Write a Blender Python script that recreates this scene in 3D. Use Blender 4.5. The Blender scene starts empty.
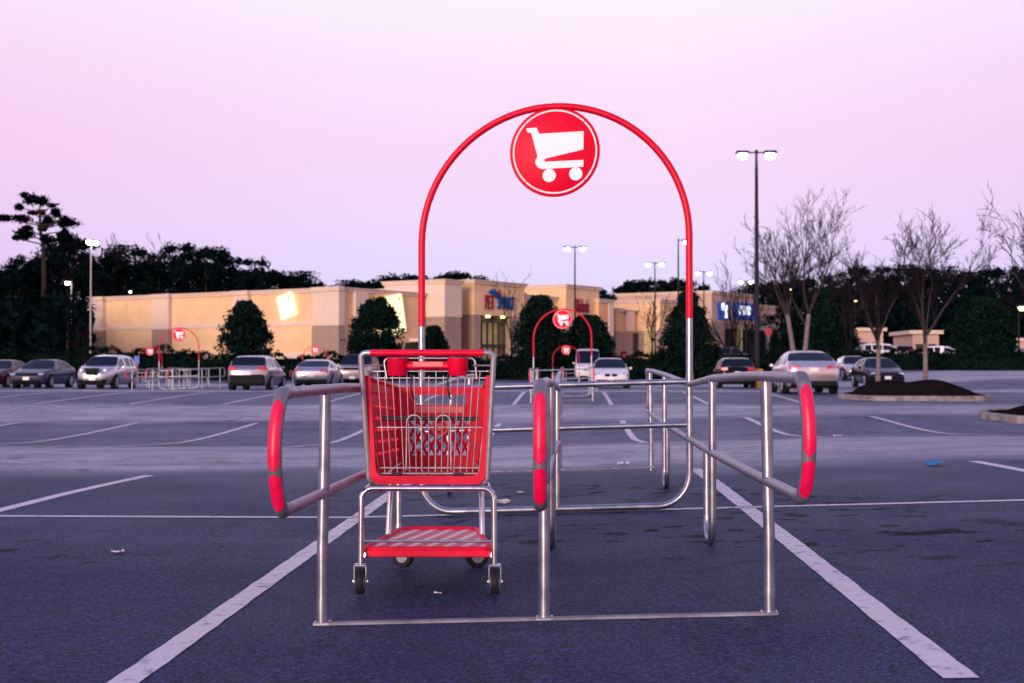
import bpy, math, random
import numpy as np
from mathutils import Vector, Matrix, Euler
R = math.radians
PI = math.pi
sc = bpy.context.scene
COL = sc.collection
random.seed(11)

# ------------------------------------------------------------------ camera
F = 1422.2                                  # pixels: a 50 mm lens on a 36 mm sensor, 1024 wide
YAW = math.atan(58 / F)
PITCH = math.atan(25.5 / F)
H = 1.0
cam_d = bpy.data.cameras.new('camera'); cam = bpy.data.objects.new('camera', cam_d); COL.objects.link(cam)
cam_d.lens = 50; cam_d.sensor_width = 36; cam_d.clip_end = 3000; cam_d.clip_start = .05
cam.location = (0, 0, H); cam.rotation_euler = (PI / 2 + PITCH, 0, YAW)
cam_d.dof.use_dof = True; cam_d.dof.focus_distance = 6.6; cam_d.dof.aperture_fstop = 5.6
sc.camera = cam
CY, SY = math.cos(YAW), math.sin(YAW)

def at(px, d):
    """ground position (x, y) seen at image column px, d metres in front of the lens"""
    xc = (px - 512) / F * d
    return xc * CY - d * SY, xc * SY + d * CY
def depth(x, y): return -x * SY + y * CY
def z_at(py, x, y): return H + (367 - py) / F * depth(x, y)

# ------------------------------------------------------------------ terrain
PY = [-80, 11, 14, 18, 22.3, 26.6, 32.3, 40.6, 45, 50, 57, 64, 80, 100, 108, 113, 140, 170, 900]
PZ = [0, 0, -.03, -.11, -.24, -.37, -.26, -.07, .03, .11, .05, 0, -.03, -.1, -.05, .2, 1.7, 2.0, 2.0]
def sstep(a, b, v):
    t = min(1, max(0, (v - a) / (b - a))); return t * t * (3 - 2 * t)
def _slopes():
    d = [(PZ[i + 1] - PZ[i]) / (PY[i + 1] - PY[i]) for i in range(len(PY) - 1)]
    m = [d[0]] + [0 if d[i - 1] * d[i] <= 0 else 2 * d[i - 1] * d[i] / (d[i - 1] + d[i]) for i in range(1, len(d))] + [d[-1]]
    return m
PM = _slopes()
def gz(x, y):
    y = min(899, max(-79, y))
    i = 0
    while PY[i + 1] < y: i += 1
    h = PY[i + 1] - PY[i]; t = (y - PY[i]) / h
    z = (2*t**3 - 3*t*t + 1)*PZ[i] + (t**3 - 2*t*t + t)*h*PM[i] + (3*t*t - 2*t**3)*PZ[i+1] + (t**3 - t*t)*h*PM[i+1]
    c = max(-1, min(5.5, x + .5))
    z += .030 * c * (1 - sstep(30, 42, y))
    z += .85 * sstep(13, 24, x) * sstep(50, 95, y) * (1 - sstep(108, 140, y))
    return z

# ------------------------------------------------------------------ materials
MATS = {}
def nodes_of(name):
    m = bpy.data.materials.new(name); m.use_nodes = True
    nt = m.node_tree; return m, nt, nt.nodes['Principled BSDF']
def mat(name, col, rough=.6, metal=0, var=.12, scale=8, spec=.5, coat=0, bump=0, bscale=40, detail=4, emit=None, estr=0, island=0, sheen=0):
    m, nt, b = nodes_of(name)
    tc = nt.nodes.new('ShaderNodeTexCoord')
    n = nt.nodes.new('ShaderNodeTexNoise'); n.inputs['Scale'].default_value = scale; n.inputs['Detail'].default_value = detail
    nt.links.new(tc.outputs['Object'], n.inputs['Vector'])
    mp = nt.nodes.new('ShaderNodeMapRange')
    mp.inputs['From Min'].default_value = .3; mp.inputs['From Max'].default_value = .7
    mp.inputs['To Min'].default_value = 1 - var; mp.inputs['To Max'].default_value = 1 + var
    nt.links.new(n.outputs['Fac'], mp.inputs['Value'])
    val = mp.outputs['Result']
    if island:
        g = nt.nodes.new('ShaderNodeNewGeometry')
        mi = nt.nodes.new('ShaderNodeMapRange'); mi.inputs['To Min'].default_value = 1 - island; mi.inputs['To Max'].default_value = 1 + island
        nt.links.new(g.outputs['Random Per Island'], mi.inputs['Value'])
        mm = nt.nodes.new('ShaderNodeMath'); mm.operation = 'MULTIPLY'
        nt.links.new(val, mm.inputs[0]); nt.links.new(mi.outputs['Result'], mm.inputs[1]); val = mm.outputs[0]
    vm = nt.nodes.new('ShaderNodeVectorMath'); vm.operation = 'SCALE'; vm.inputs[0].default_value = col[:3]
    nt.links.new(val, vm.inputs['Scale'])
    nt.links.new(vm.outputs['Vector'], b.inputs['Base Color'])
    b.inputs['Roughness'].default_value = rough; b.inputs['Metallic'].default_value = metal
    b.inputs['Specular IOR Level'].default_value = spec; b.inputs['Coat Weight'].default_value = coat
    b.inputs['Coat Roughness'].default_value = .05
    if rough > .12:
        mr = nt.nodes.new('ShaderNodeMapRange'); mr.inputs['To Min'].default_value = rough * .8; mr.inputs['To Max'].default_value = min(1, rough * 1.2)
        nt.links.new(n.outputs['Fac'], mr.inputs['Value']); nt.links.new(mr.outputs['Result'], b.inputs['Roughness'])
    if bump:
        n2 = nt.nodes.new('ShaderNodeTexNoise'); n2.inputs['Scale'].default_value = bscale; n2.inputs['Detail'].default_value = 6
        nt.links.new(tc.outputs['Object'], n2.inputs['Vector'])
        bp = nt.nodes.new('ShaderNodeBump'); bp.inputs['Strength'].default_value = bump; bp.inputs['Distance'].default_value = .02
        nt.links.new(n2.outputs['Fac'], bp.inputs['Height']); nt.links.new(bp.outputs['Normal'], b.inputs['Normal'])
    if emit:
        b.inputs['Emission Color'].default_value = (*emit, 1); b.inputs['Emission Strength'].default_value = estr
    MATS[name] = m
    return m

def ramp(nt, stops, interp='LINEAR'):
    r = nt.nodes.new('ShaderNodeValToRGB'); e = r.color_ramp.elements; r.color_ramp.interpolation = interp
    while len(e) < len(stops): e.new(.5)
    for k, (p, c) in enumerate(stops):
        e[k].position = p; e[k].color = (*c, 1)
    return r

def asphalt():
    m, nt, b = nodes_of('asphalt')
    L = nt.links.new
    geo = nt.nodes.new('ShaderNodeNewGeometry')
    def noise(scale, detail=4, vec=None, rough=.5, dist=0):
        n = nt.nodes.new('ShaderNodeTexNoise'); n.inputs['Scale'].default_value = scale; n.inputs['Detail'].default_value = detail
        n.inputs['Roughness'].default_value = rough; n.inputs['Distortion'].default_value = dist
        L(vec or geo.outputs['Position'], n.inputs['Vector']); return n.outputs['Fac']
    def mix(fac, a, c, mode='MIX'):
        x = nt.nodes.new('ShaderNodeMix'); x.data_type = 'RGBA'; x.blend_type = mode
        if isinstance(fac, (int, float)): x.inputs['Factor'].default_value = fac
        else: L(fac, x.inputs['Factor'])
        for s, v in (('A', a), ('B', c)):
            k = [i for i in x.inputs if i.name == s and i.type == 'RGBA'][0]
            if isinstance(v, tuple): k.default_value = (*v, 1)
            else: L(v, k)
        return [o for o in x.outputs if o.type == 'RGBA'][0]
    def rng(v, a, c, lo=0, hi=1):
        q = nt.nodes.new('ShaderNodeMapRange'); q.inputs['From Min'].default_value = a; q.inputs['From Max'].default_value = c
        q.inputs['To Min'].default_value = lo; q.inputs['To Max'].default_value = hi; L(v, q.inputs['Value']); return q.outputs['Result']
    def math_(op, a, c):
        q = nt.nodes.new('ShaderNodeMath'); q.operation = op
        for k, v in ((0, a), (1, c)):
            if isinstance(v, (int, float)): q.inputs[k].default_value = v
            else: L(v, q.inputs[k])
        return q.outputs[0]
    sep = nt.nodes.new('ShaderNodeSeparateXYZ'); L(geo.outputs['Position'], sep.inputs[0])
    # driving aisles worn paler, with grazing sky sheen painted in too: bands along y
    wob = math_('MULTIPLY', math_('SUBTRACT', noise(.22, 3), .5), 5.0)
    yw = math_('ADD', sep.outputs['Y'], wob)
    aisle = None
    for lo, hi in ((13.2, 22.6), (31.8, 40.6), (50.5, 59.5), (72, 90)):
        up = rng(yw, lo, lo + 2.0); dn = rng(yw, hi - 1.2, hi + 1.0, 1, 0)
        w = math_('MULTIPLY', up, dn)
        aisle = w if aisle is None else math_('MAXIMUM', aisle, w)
    far = rng(sep.outputs['Y'], 13, 24)  # distant stalls get a lighter colour that stands in for grazing sky sheen
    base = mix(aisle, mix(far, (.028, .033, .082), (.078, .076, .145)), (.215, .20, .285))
    big = noise(.55, 5, rough=.62)
    base = mix(rng(big, .40, .66, 0, .5), base, (.026, .028, .062))
    # fine pale and dark stone chips
    chip = noise(48, 3, rough=.8)
    base = mix(1.0, base, rng(chip, .38, .62, .22, 2.0), 'MULTIPLY')
    grain = noise(120, 2, rough=.6)
    base = mix(1.0, base, rng(grain, .38, .64, .35, 1.8), 'MULTIPLY')
    base = mix(rng(noise(60, 2), .64, .70, 0, .40), base, (.20, .20, .29))
    mid = noise(38, 3)
    base = mix(rng(mid, .45, .75, 0, .30), base, (.028, .027, .046))
    # oil drips, stretched the way cars drive over the parking row
    mp = nt.nodes.new('ShaderNodeMapping'); mp.inputs['Scale'].default_value = (1.3, 1.5, 1); L(geo.outputs['Position'], mp.inputs[0])
    oil = noise(2.6, 4, mp.outputs[0], .62)
    near = math_('MULTIPLY', rng(noise(.16, 1), .44, .54), rng(sep.outputs['Y'], 6.0, 7.6))
    spot = math_('MULTIPLY', rng(oil, .56, .62, 0, .95), near)
    base = mix(spot, base, (.004, .004, .010)); SPOT = spot
    # a sealed crack network
    vor = nt.nodes.new('ShaderNodeTexVoronoi'); vor.feature = 'DISTANCE_TO_EDGE'; vor.inputs['Scale'].default_value = .16
    dv = nt.nodes.new('ShaderNodeVectorMath'); dv.operation = 'ADD'
    nz = nt.nodes.new('ShaderNodeTexNoise'); nz.inputs['Scale'].default_value = .7; nz.inputs['Detail'].default_value = 5
    L(geo.outputs['Position'], nz.inputs['Vector']); L(geo.outputs['Position'], dv.inputs[0]); L(nz.outputs['Color'], dv.inputs[1])
    L(dv.outputs[0], vor.inputs['Vector'])
    cr = rng(vor.outputs['Distance'], .001, .0035, .35, 0)
    base = mix(cr, base, (.012, .012, .02))
    L(base, b.inputs['Base Color'])
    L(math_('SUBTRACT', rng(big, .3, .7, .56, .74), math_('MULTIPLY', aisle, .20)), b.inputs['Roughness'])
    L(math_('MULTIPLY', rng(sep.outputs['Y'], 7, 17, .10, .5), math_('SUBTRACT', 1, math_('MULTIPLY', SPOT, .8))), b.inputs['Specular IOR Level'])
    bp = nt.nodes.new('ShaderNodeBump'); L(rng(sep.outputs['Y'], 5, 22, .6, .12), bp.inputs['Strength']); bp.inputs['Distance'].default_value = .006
    L(math_('ADD', chip, math_('MULTIPLY', mid, .6)), bp.inputs['Height']); L(bp.outputs['Normal'], b.inputs['Normal'])
    return m

def road_paint(name, wear):
    m, nt, b = nodes_of(name); L = nt.links.new
    geo = nt.nodes.new('ShaderNodeNewGeometry')
    n = nt.nodes.new('ShaderNodeTexNoise'); n.inputs['Scale'].default_value = 14; n.inputs['Detail'].default_value = 8; n.inputs['Roughness'].default_value = .7
    L(geo.outputs['Position'], n.inputs['Vector'])
    r = ramp(nt, [(max(0, wear - .1), (.07, .068, .10)), (wear + .06, (.76, .68, .68)), (1, (.86, .77, .76))])
    L(n.outputs['Fac'], r.inputs['Fac']); L(r.outputs['Color'], b.inputs['Base Color'])
    b.inputs['Roughness'].default_value = .7
    return m

M = dict(
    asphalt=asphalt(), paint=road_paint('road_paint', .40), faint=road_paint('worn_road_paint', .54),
    soil=mat('verge_soil', (.035, .04, .025), .9, var=.5, scale=.4, bump=.4, bscale=6),
    mulch=mat('mulch', (.014, .010, .011), .95, spec=0, var=.55, scale=14, bump=1, bscale=30),
    kerb=mat('kerb_concrete', (.22, .195, .19), .85, var=.45, scale=4, bump=.3),
    walk=mat('pavement_concrete', (.48, .37, .27), .85, var=.12, scale=.7),
    galv=mat('galvanised_steel', (.38, .39, .46), .33, .92, var=.22, scale=14),
    galvd=mat('weathered_steel', (.30, .29, .34), .42, .80, var=.25, scale=18),
    sleeve=mat('grey_bumper', (.20, .20, .24), .42, .5, var=.25, scale=20),
    dull=mat('dull_steel_plate', (.26, .245, .28), .75, .2, var=.35, scale=9, spec=.2),
    red=mat('red_gloss_paint', (.70, .001, .030), .38, 0, var=.08, scale=5, spec=.25),
    plastic=mat('red_plastic', (.72, .001, .042), .45, 0, var=.14, scale=16, detail=8, spec=.22),
    plasticl=mat('pale_red_plastic', (.85, .16, .17), .4, 0, var=.15, scale=60),
    tape=mat('red_reflective_tape', (.74, .003, .075), .34, 0, var=.12, scale=35, spec=.4),
    cartgrey=mat('grey_cart_tube', (.42, .41, .46), .35, .6, var=.12, scale=20),
    wire=mat('gate_wire', (.40, .38, .43), .3, .9, var=.15, scale=25),
    chrome=mat('cart_steel', (.62, .61, .66), .25, .95, var=.15, scale=25),
    rubber=mat('black_rubber', (.012, .012, .016), .65, spec=.25, var=.3, scale=30),
    black=mat('black_plastic', (.018, .018, .022), .45, var=.2, scale=30),
    hub=mat('grey_wheel_hub', (.33, .33, .38), .45, .3, var=.2, scale=30),
    white=mat('white_sign_face', (.92, .90, .94), .5, var=.03, scale=10),
    signred=mat('sign_red', (.74, .001, .035), .45, var=.04, scale=6, spec=.15),
    peach=mat('peach_stucco', (.80, .53, .30), .9, var=.10, scale=.5, detail=8, bump=.1),
    peachd=mat('ochre_stucco', (.68, .40, .19), .9, var=.10, scale=.5, detail=8, bump=.1),
    pale=mat('pale_stucco', (.70, .55, .45), .9, var=.05, scale=.4, bump=.1),
    cap=mat('parapet_trim', (.66, .51, .42), .8, var=.06, scale=.6),
    stone=mat('tan_split_block', (.33, .235, .185), .9, var=.16, scale=3, bump=.4, bscale=6),
    pinkst=mat('far_pink_stucco', (.52, .36, .30), .9, var=.08, scale=.3),
    roofm=mat('flat_roof', (.20, .18, .18), .9, var=.1),
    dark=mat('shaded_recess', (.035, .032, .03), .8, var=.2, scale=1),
    shopglass=mat('shop_glass', (.012, .016, .02), .06, 0, var=.1),
    litwin=mat('lit_shop_interior', (.35, .28, .14), .7, var=.5, scale=1.1, emit=(1, .72, .30), estr=.11),
    tag=mat('lit_tag_sign', (.9, .7, .3), .5, var=.06, scale=1, emit=(1.0, .86, .52), estr=.95),
    lamp=mat('lamp_lens', (.9, .9, .9), .4, var=.02, emit=(1, .97, .96), estr=40),
    warmlamp=mat('warm_lamp_lens', (.9, .8, .5), .4, var=.02, emit=(1, .72, .25), estr=6),
    pole=mat('dark_bronze_pole', (.012, .014, .024), .6, .1, spec=.2, var=.2, scale=2),
    polel=mat('pale_pole', (.32, .30, .34), .5, .4, var=.2, scale=2),
    yellow=mat('yellow_paint', (.62, .36, .03), .6, var=.15, scale=3),
    signblue=mat('sign_blue', (.010, .05, .30), .45, var=.06, emit=(.01, .06, .40), estr=.35),
    signlit=mat('lit_sign_face', (.85, .88, .95), .5, var=.05, emit=(.75, .85, 1), estr=.9),
    letred=mat('letter_red', (.24, .003, .03), .5, var=.1),
    letblue=mat('letter_blue', (.006, .09, .34), .5, var=.1, spec=.2),
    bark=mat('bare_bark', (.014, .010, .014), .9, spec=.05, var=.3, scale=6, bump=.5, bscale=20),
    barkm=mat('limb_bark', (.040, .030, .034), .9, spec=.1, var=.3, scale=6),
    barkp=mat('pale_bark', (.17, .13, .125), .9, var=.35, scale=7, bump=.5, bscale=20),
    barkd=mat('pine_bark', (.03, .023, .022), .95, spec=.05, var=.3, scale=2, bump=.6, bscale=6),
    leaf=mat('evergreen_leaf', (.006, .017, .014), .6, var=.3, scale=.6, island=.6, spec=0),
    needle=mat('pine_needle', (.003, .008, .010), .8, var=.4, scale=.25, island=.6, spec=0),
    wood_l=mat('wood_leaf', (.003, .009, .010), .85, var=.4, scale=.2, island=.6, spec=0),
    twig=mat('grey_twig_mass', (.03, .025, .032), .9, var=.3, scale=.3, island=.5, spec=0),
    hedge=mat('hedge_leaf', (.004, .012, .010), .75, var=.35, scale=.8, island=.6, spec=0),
    tyre=mat('tyre_rubber', (.010, .010, .012), .8, var=.2, scale=10, spec=.15),
    rim=mat('alloy_rim', (.45, .45, .48), .35, .8, var=.1),
    glass=mat('car_glass', (.006, .012, .026), .08, 0, var=.1, spec=.16),
    tail=mat('tail_lamp', (.55, .008, .035), .2, var=.1, coat=.6),
    headl=mat('head_lamp', (.60, .60, .62), .15, .3, var=.1, coat=.6),
    plate=mat('number_plate', (.75, .74, .76), .4, var=.06),
    trim=mat('car_black_trim', (.010, .010, .013), .7, var=.1, spec=.12),
    stopred=mat('faded_red_sign', (.42, .05, .08), .7, var=.05, spec=.1),
    paper=mat('litter_paper', (.72, .69, .72), .8, var=.1),
    bluebag=mat('litter_blue', (.02, .16, .42), .6, var=.2),
)
def carpaint(name, c, metal=.35):
    d = max(c) < .2
    return mat(name, c, .16 if d else (.24 if metal else .34), 0 if d else metal, var=.03, scale=2, coat=.05 if d else .2, spec=.14 if d else .35)

def tray_mat():
    m, nt, b = nodes_of('striped_tray_plastic'); L = nt.links.new
    tc = nt.nodes.new('ShaderNodeTexCoord'); mp = nt.nodes.new('ShaderNodeMapping'); mp.inputs['Rotation'].default_value = (0, 0, R(14))
    L(tc.outputs['Object'], mp.inputs[0])
    w = nt.nodes.new('ShaderNodeTexWave'); w.wave_type = 'BANDS'; w.bands_direction = 'X'; w.inputs['Scale'].default_value = 4.0
    w.inputs['Distortion'].default_value = 0
    L(mp.outputs[0], w.inputs['Vector'])
    r = ramp(nt, [(.60, (.66, .012, .045)), (.70, (.92, .66, .72))])
    L(w.outputs['Fac'], r.inputs['Fac']); L(r.outputs['Color'], b.inputs['Base Color']); b.inputs['Roughness'].default_value = .4
    return m
M['tray'] = tray_mat()

# ------------------------------------------------------------------ mesh helpers
def fillet(pts, r, n=6, closed=False):
    pts = [Vector(p) for p in pts]; out = []; N = len(pts)
    for i, p in enumerate(pts):
        if not closed and i in (0, N - 1): out.append(p); continue
        a, b = pts[i - 1], pts[(i + 1) % N]
        u, v = (a - p), (b - p)
        ang = u.angle(v, PI)
        if ang > PI - .02: out.append(p); continue
        d = min(r / math.tan(ang / 2), u.length * .49, v.length * .49)
        rr = d * math.tan(ang / 2)
        u.normalize(); v.normalize()
        c = p + (u + v).normalized() * (rr / math.sin(ang / 2))
        s, e = p + u * d - c, p + v * d - c
        tot = s.angle(e)
        ax = s.cross(e).normalized()
        for k in range(n + 1): out.append(c + Matrix.Rotation(tot * k / n, 3, ax) @ s)
    return out

class MB:
    def __init__(s): s.v = []; s.f = []
    def add(s, vs, fs):
        o = len(s.v); s.v += [tuple(p) for p in vs]; s.f += [tuple(i + o for i in q) for q in fs]; return s
    def box(s, c, size, rz=0, rx=0):
        x, y, z = (k / 2 for k in size)
        P = [Vector(p) for p in ((-x,-y,-z),(x,-y,-z),(x,y,-z),(-x,y,-z),(-x,-y,z),(x,-y,z),(x,y,z),(-x,y,z))]
        m = Euler((rx, 0, rz)).to_matrix(); c = Vector(c)
        return s.add([c + m @ p for p in P], [(0,3,2,1),(4,5,6,7),(0,1,5,4),(1,2,6,5),(2,3,7,6),(3,0,4,7)])
    def rbox(s, c, size, b=.01, rz=0):
        """box with chamfered edges"""
        x, y, z = (k / 2 for k in size); b = min(b, x * .9, y * .9, z * .9)
        rings = []
        for (zz, inset) in ((-z, b), (-z + b, 0), (z - b, 0), (z, b)):
            X, Y = x - inset, y - inset
            rings.append([(-X + b, -Y, zz), (X - b, -Y, zz), (X, -Y + b, zz), (X, Y - b, zz), (X - b, Y, zz), (-X + b, Y, zz), (-X, Y - b, zz), (-X, -Y + b, zz)])
        m = Matrix.Rotation(rz, 3, 'Z'); c = Vector(c); vs = [c + m @ Vector(p) for r in rings for p in r]; fs = []
        for k in range(3):
            for i in range(8): j = (i + 1) % 8; fs.append((k*8+i, k*8+j, k*8+8+j, k*8+8+i))
        fs.append(tuple(range(7, -1, -1))); fs.append(tuple(24 + i for i in range(8)))
        return s.add(vs, fs)
    def tube(s, pts, r, n=10, closed=False):
        pts = [Vector(p) for p in pts]
        q = [pts[0]]
        for p in pts[1:]:
            if (p - q[-1]).length > 1e-5: q.append(p)
        pts = q; N = len(pts); rs = r if isinstance(r, (list, tuple)) else [r] * N
        T = []
        for i in range(N):
            a = pts[(i - 1) % N] if (closed or i) else pts[i]; b = pts[(i + 1) % N] if (closed or i < N - 1) else pts[i]
            T.append((b - a).normalized())
        up = Vector((0, 0, 1)) if abs(T[0].z) < .9 else Vector((1, 0, 0))
        nrm = (up - T[0] * up.dot(T[0])).normalized(); vs = []
        for i in range(N):
            nrm = (nrm - T[i] * nrm.dot(T[i])); nrm.normalize(); bi = T[i].cross(nrm)
            for k in range(n):
                a = 2 * PI * k / n; vs.append(pts[i] + (nrm * math.cos(a) + bi * math.sin(a)) * rs[i])
        fs = []
        for i in range(N if closed else N - 1):
            j = (i + 1) % N
            for k in range(n): l = (k + 1) % n; fs.append((i*n+k, j*n+k, j*n+l, i*n+l))
        if not closed:
            fs.append(tuple(range(n))); fs.append(tuple((N-1)*n + k for k in range(n-1, -1, -1)))
        return s.add(vs, fs)
    def lathe(s, prof, c=(0,0,0), axis=(0,0,1), n=20):
        """prof: (radius, height) pairs along axis, closed with caps"""
        ax = Vector(axis).normalized(); u = ax.orthogonal().normalized(); w = ax.cross(u); c = Vector(c); vs = []
        for r, h in prof:
            for k in range(n):
                a = 2 * PI * k / n; vs.append(c + ax * h + (u * math.cos(a) + w * math.sin(a)) * r)
        fs = []
        for i in range(len(prof) - 1):
            for k in range(n): l = (k + 1) % n; fs.append((i*n+k, i*n+l, (i+1)*n+l, (i+1)*n+k))
        fs.append(tuple(range(n-1, -1, -1))); fs.append(tuple((len(prof)-1)*n + k for k in range(n)))
        return s.add(vs, fs)
    def prism(s, poly, o, u, v, th):
        """extrude a 2-d outline (any simple polygon) from o along u x v"""
        o, u, v = Vector(o), Vector(u), Vector(v); w = u.cross(v).normalized() * th
        n = len(poly); A = [o + u * a + v * b for a, b in poly]
        from mathutils.geometry import tessellate_polygon
        tri = tessellate_polygon([[Vector((a, b, 0)) for a, b in poly]])
        vs = A + [p + w for p in A]
        fs = [tuple(t) for t in tri] + [tuple(i + n for i in reversed(t)) for t in tri]
        fs += [(i, (i + 1) % n, n + (i + 1) % n, n + i) for i in range(n)]
        return s.add(vs, fs)
    def leaf(s, c, size, rnd):
        d = Vector((rnd.gauss(0,1), rnd.gauss(0,1), rnd.gauss(0,1))).normalized(); e = d.orthogonal().normalized()
        e = Matrix.Rotation(rnd.random() * 6.28, 3, d) @ e; g = d.cross(e); c = Vector(c)
        a, b = size * rnd.uniform(.7, 1.3), size * rnd.uniform(.35, .7)
        o = len(s.v); s.v += [tuple(c - e * a), tuple(c + g * b), tuple(c + e * a), tuple(c - g * b)]; s.f.append((o, o+1, o+2, o+3))
    def build(s, name, material, parent=None, smooth=False, fix=True):
        me = bpy.data.meshes.new(name); me.from_pydata(s.v, [], s.f)
        if fix:
            import bmesh
            bm = bmesh.new(); bm.from_mesh(me); bmesh.ops.recalc_face_normals(bm, faces=bm.faces); bm.to_mesh(me); bm.free()
        me.materials.append(material)
        if smooth:
            me.polygons.foreach_set('use_smooth', [True] * len(me.polygons))
            me.set_sharp_from_angle(angle=R(42))
        me.update()
        o = bpy.data.objects.new(name, me); COL.objects.link(o)
        if parent: o.parent = parent
        return o

def tag(o, label=None, cat=None, group=None, kind=None):
    if label: o['label'] = label
    if cat: o['category'] = cat
    if group: o['group'] = group
    if kind: o['kind'] = kind
    return o
def empty(name, loc=(0, 0, 0), rz=0, label=None, cat=None, group=None):
    o = bpy.data.objects.new(name, None); COL.objects.link(o); o.location = loc; o.rotation_euler = (0, 0, rz)
    o.empty_display_size = .2
    return tag(o, label, cat, group)
def copy_tree(o, parent=None):
    c = o.copy(); COL.objects.link(c); c.parent = parent
    for ch in list(o.children): copy_tree(ch, c)
    return c
def text_mesh(name, s, size, material, parent, matrix, ext=.06, xs=1.0, align='CENTER', shear=0, bold=0):
    cu = bpy.data.curves.new(name, 'FONT'); cu.body = s; cu.size = size; cu.extrude = ext; cu.align_x = align; cu.shear = shear
    cu.offset = bold; cu.resolution_u = 3
    t = bpy.data.objects.new(name + '_src', cu); COL.objects.link(t)
    bpy.context.view_layer.update()
    me = bpy.data.meshes.new_from_object(t.evaluated_get(bpy.context.evaluated_depsgraph_get()))
    bpy.data.objects.remove(t); me.name = name
    me.transform(Matrix.Diagonal((xs, 1, 1, 1))); me.transform(matrix)
    me.materials.clear(); me.materials.append(material)
    o = bpy.data.objects.new(name, me); COL.objects.link(o)
    if parent: o.parent = parent
    return o

# ------------------------------------------------------------------ ground
def grid(name, xs, ys, dz, material):
    b = MB(); nx = len(xs)
    b.v = [(x, y, gz(x, y) + dz) for y in ys for x in xs]
    b.f = [(j*nx+i, j*nx+i+1, (j+1)*nx+i+1, (j+1)*nx+i) for j in range(len(ys)-1) for i in range(nx-1)]
    o = b.build(name, material, smooth=True, fix=False); tag(o, kind='structure'); return o
gx = [-900, -500, -300, -200, -150, -120, -100, -90, -80] + [-70 + 5*i for i in range(10)] + [-20 + i for i in range(15)] + [-5 + .5*i for i in range(40)] + [15 + i for i in range(15)] + [30 + 5*i for i in range(11)] + [90, 120, 160, 220, 300, 500, 900]
gy = [-300, -100, -60, -40] + [-30 + 5*i for i in range(7)] + [2 + .5*i for i in range(110)] + [57 + i for i in range(90)] + [148, 152, 158, 165, 172, 180, 200, 240, 300, 400, 600, 899]
grid('ground', gx, gy, -.03, M['soil'])
lx = [x for x in gx if -100 <= x <= 90]; ly = [y for y in gy if -30 <= y <= 110]
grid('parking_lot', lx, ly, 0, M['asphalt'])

rr_ = random.Random(2)
def strip(b, p, q, w, dz=None, step=.12):
    if dz is None: dz = .0035 if p[1] < 15 else .009
    p, q = Vector((*p, 0)), Vector((*q, 0)); L = (q - p).length; n = max(1, int(L / step)); u = (q - p).normalized(); s = Vector((u.y, -u.x, 0)) * w / 2
    vs = []
    for i in range(n + 1):
        c = p.lerp(q, i / n)
        for e in (c - s*rr_.uniform(.93, 1.05), c + s*rr_.uniform(.93, 1.05)): vs.append((e.x, e.y, gz(e.x, e.y) + dz))
    b.add(vs, [(2*i, 2*i+1, 2*i+3, 2*i+2) for i in range(n)])
pl = MB(); fl = MB()
for k in range(-11, 6):
    X = 1.19 + 2.64 * k
    strip(pl if k in (-1, 0) else fl, (X, 4.40), (X, 9.60), .11)
    strip(pl if k in (-2, -1, 0, 1) else fl, (X, 9.76), (X, 13.7), .11)
for k in range(-16, 7):
    X = 1.17 + 2.77 * k
    strip(pl, (X, 22.3), (X, 32.2), .12)
    if not (X > 7 ): strip(pl, (X, 40.4), (X, 50.2), .12)
    if X < 14: strip(pl, (X, 60), (X, 69.5), .12)
strip(pl, (-35, 9.68), (14, 9.68), .09)
strip(fl, (-35, 26.9), (14, 26.9), .10)
strip(pl, (8.9, 29.4), (14, 28.6), .12)
tag(pl.build('painted_stall_lines', M['paint'], fix=False), kind='structure')
tag(fl.build('worn_stall_lines', M['faint'], fix=False), kind='structure')

# ------------------------------------------------------------------ shopping cart
def wheel(c, axis, r, w, parent):
    b = MB(); b.lathe([(r*.62, -w*.5), (r*.93, -w*.5), (r, -w*.32), (r, w*.32), (r*.93, w*.5), (r*.62, w*.5)], c, axis, 24)
    t = b.build('wheel', M['rubber'], parent, True)
    h = MB(); h.lathe([(.012, -w*.62), (r*.55, -w*.54), (r*.60, -w*.40), (r*.60, w*.40), (r*.55, w*.54), (.012, w*.62)], c, axis, 20); h.build('hub', M['hub'], t, True)
    return t

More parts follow.
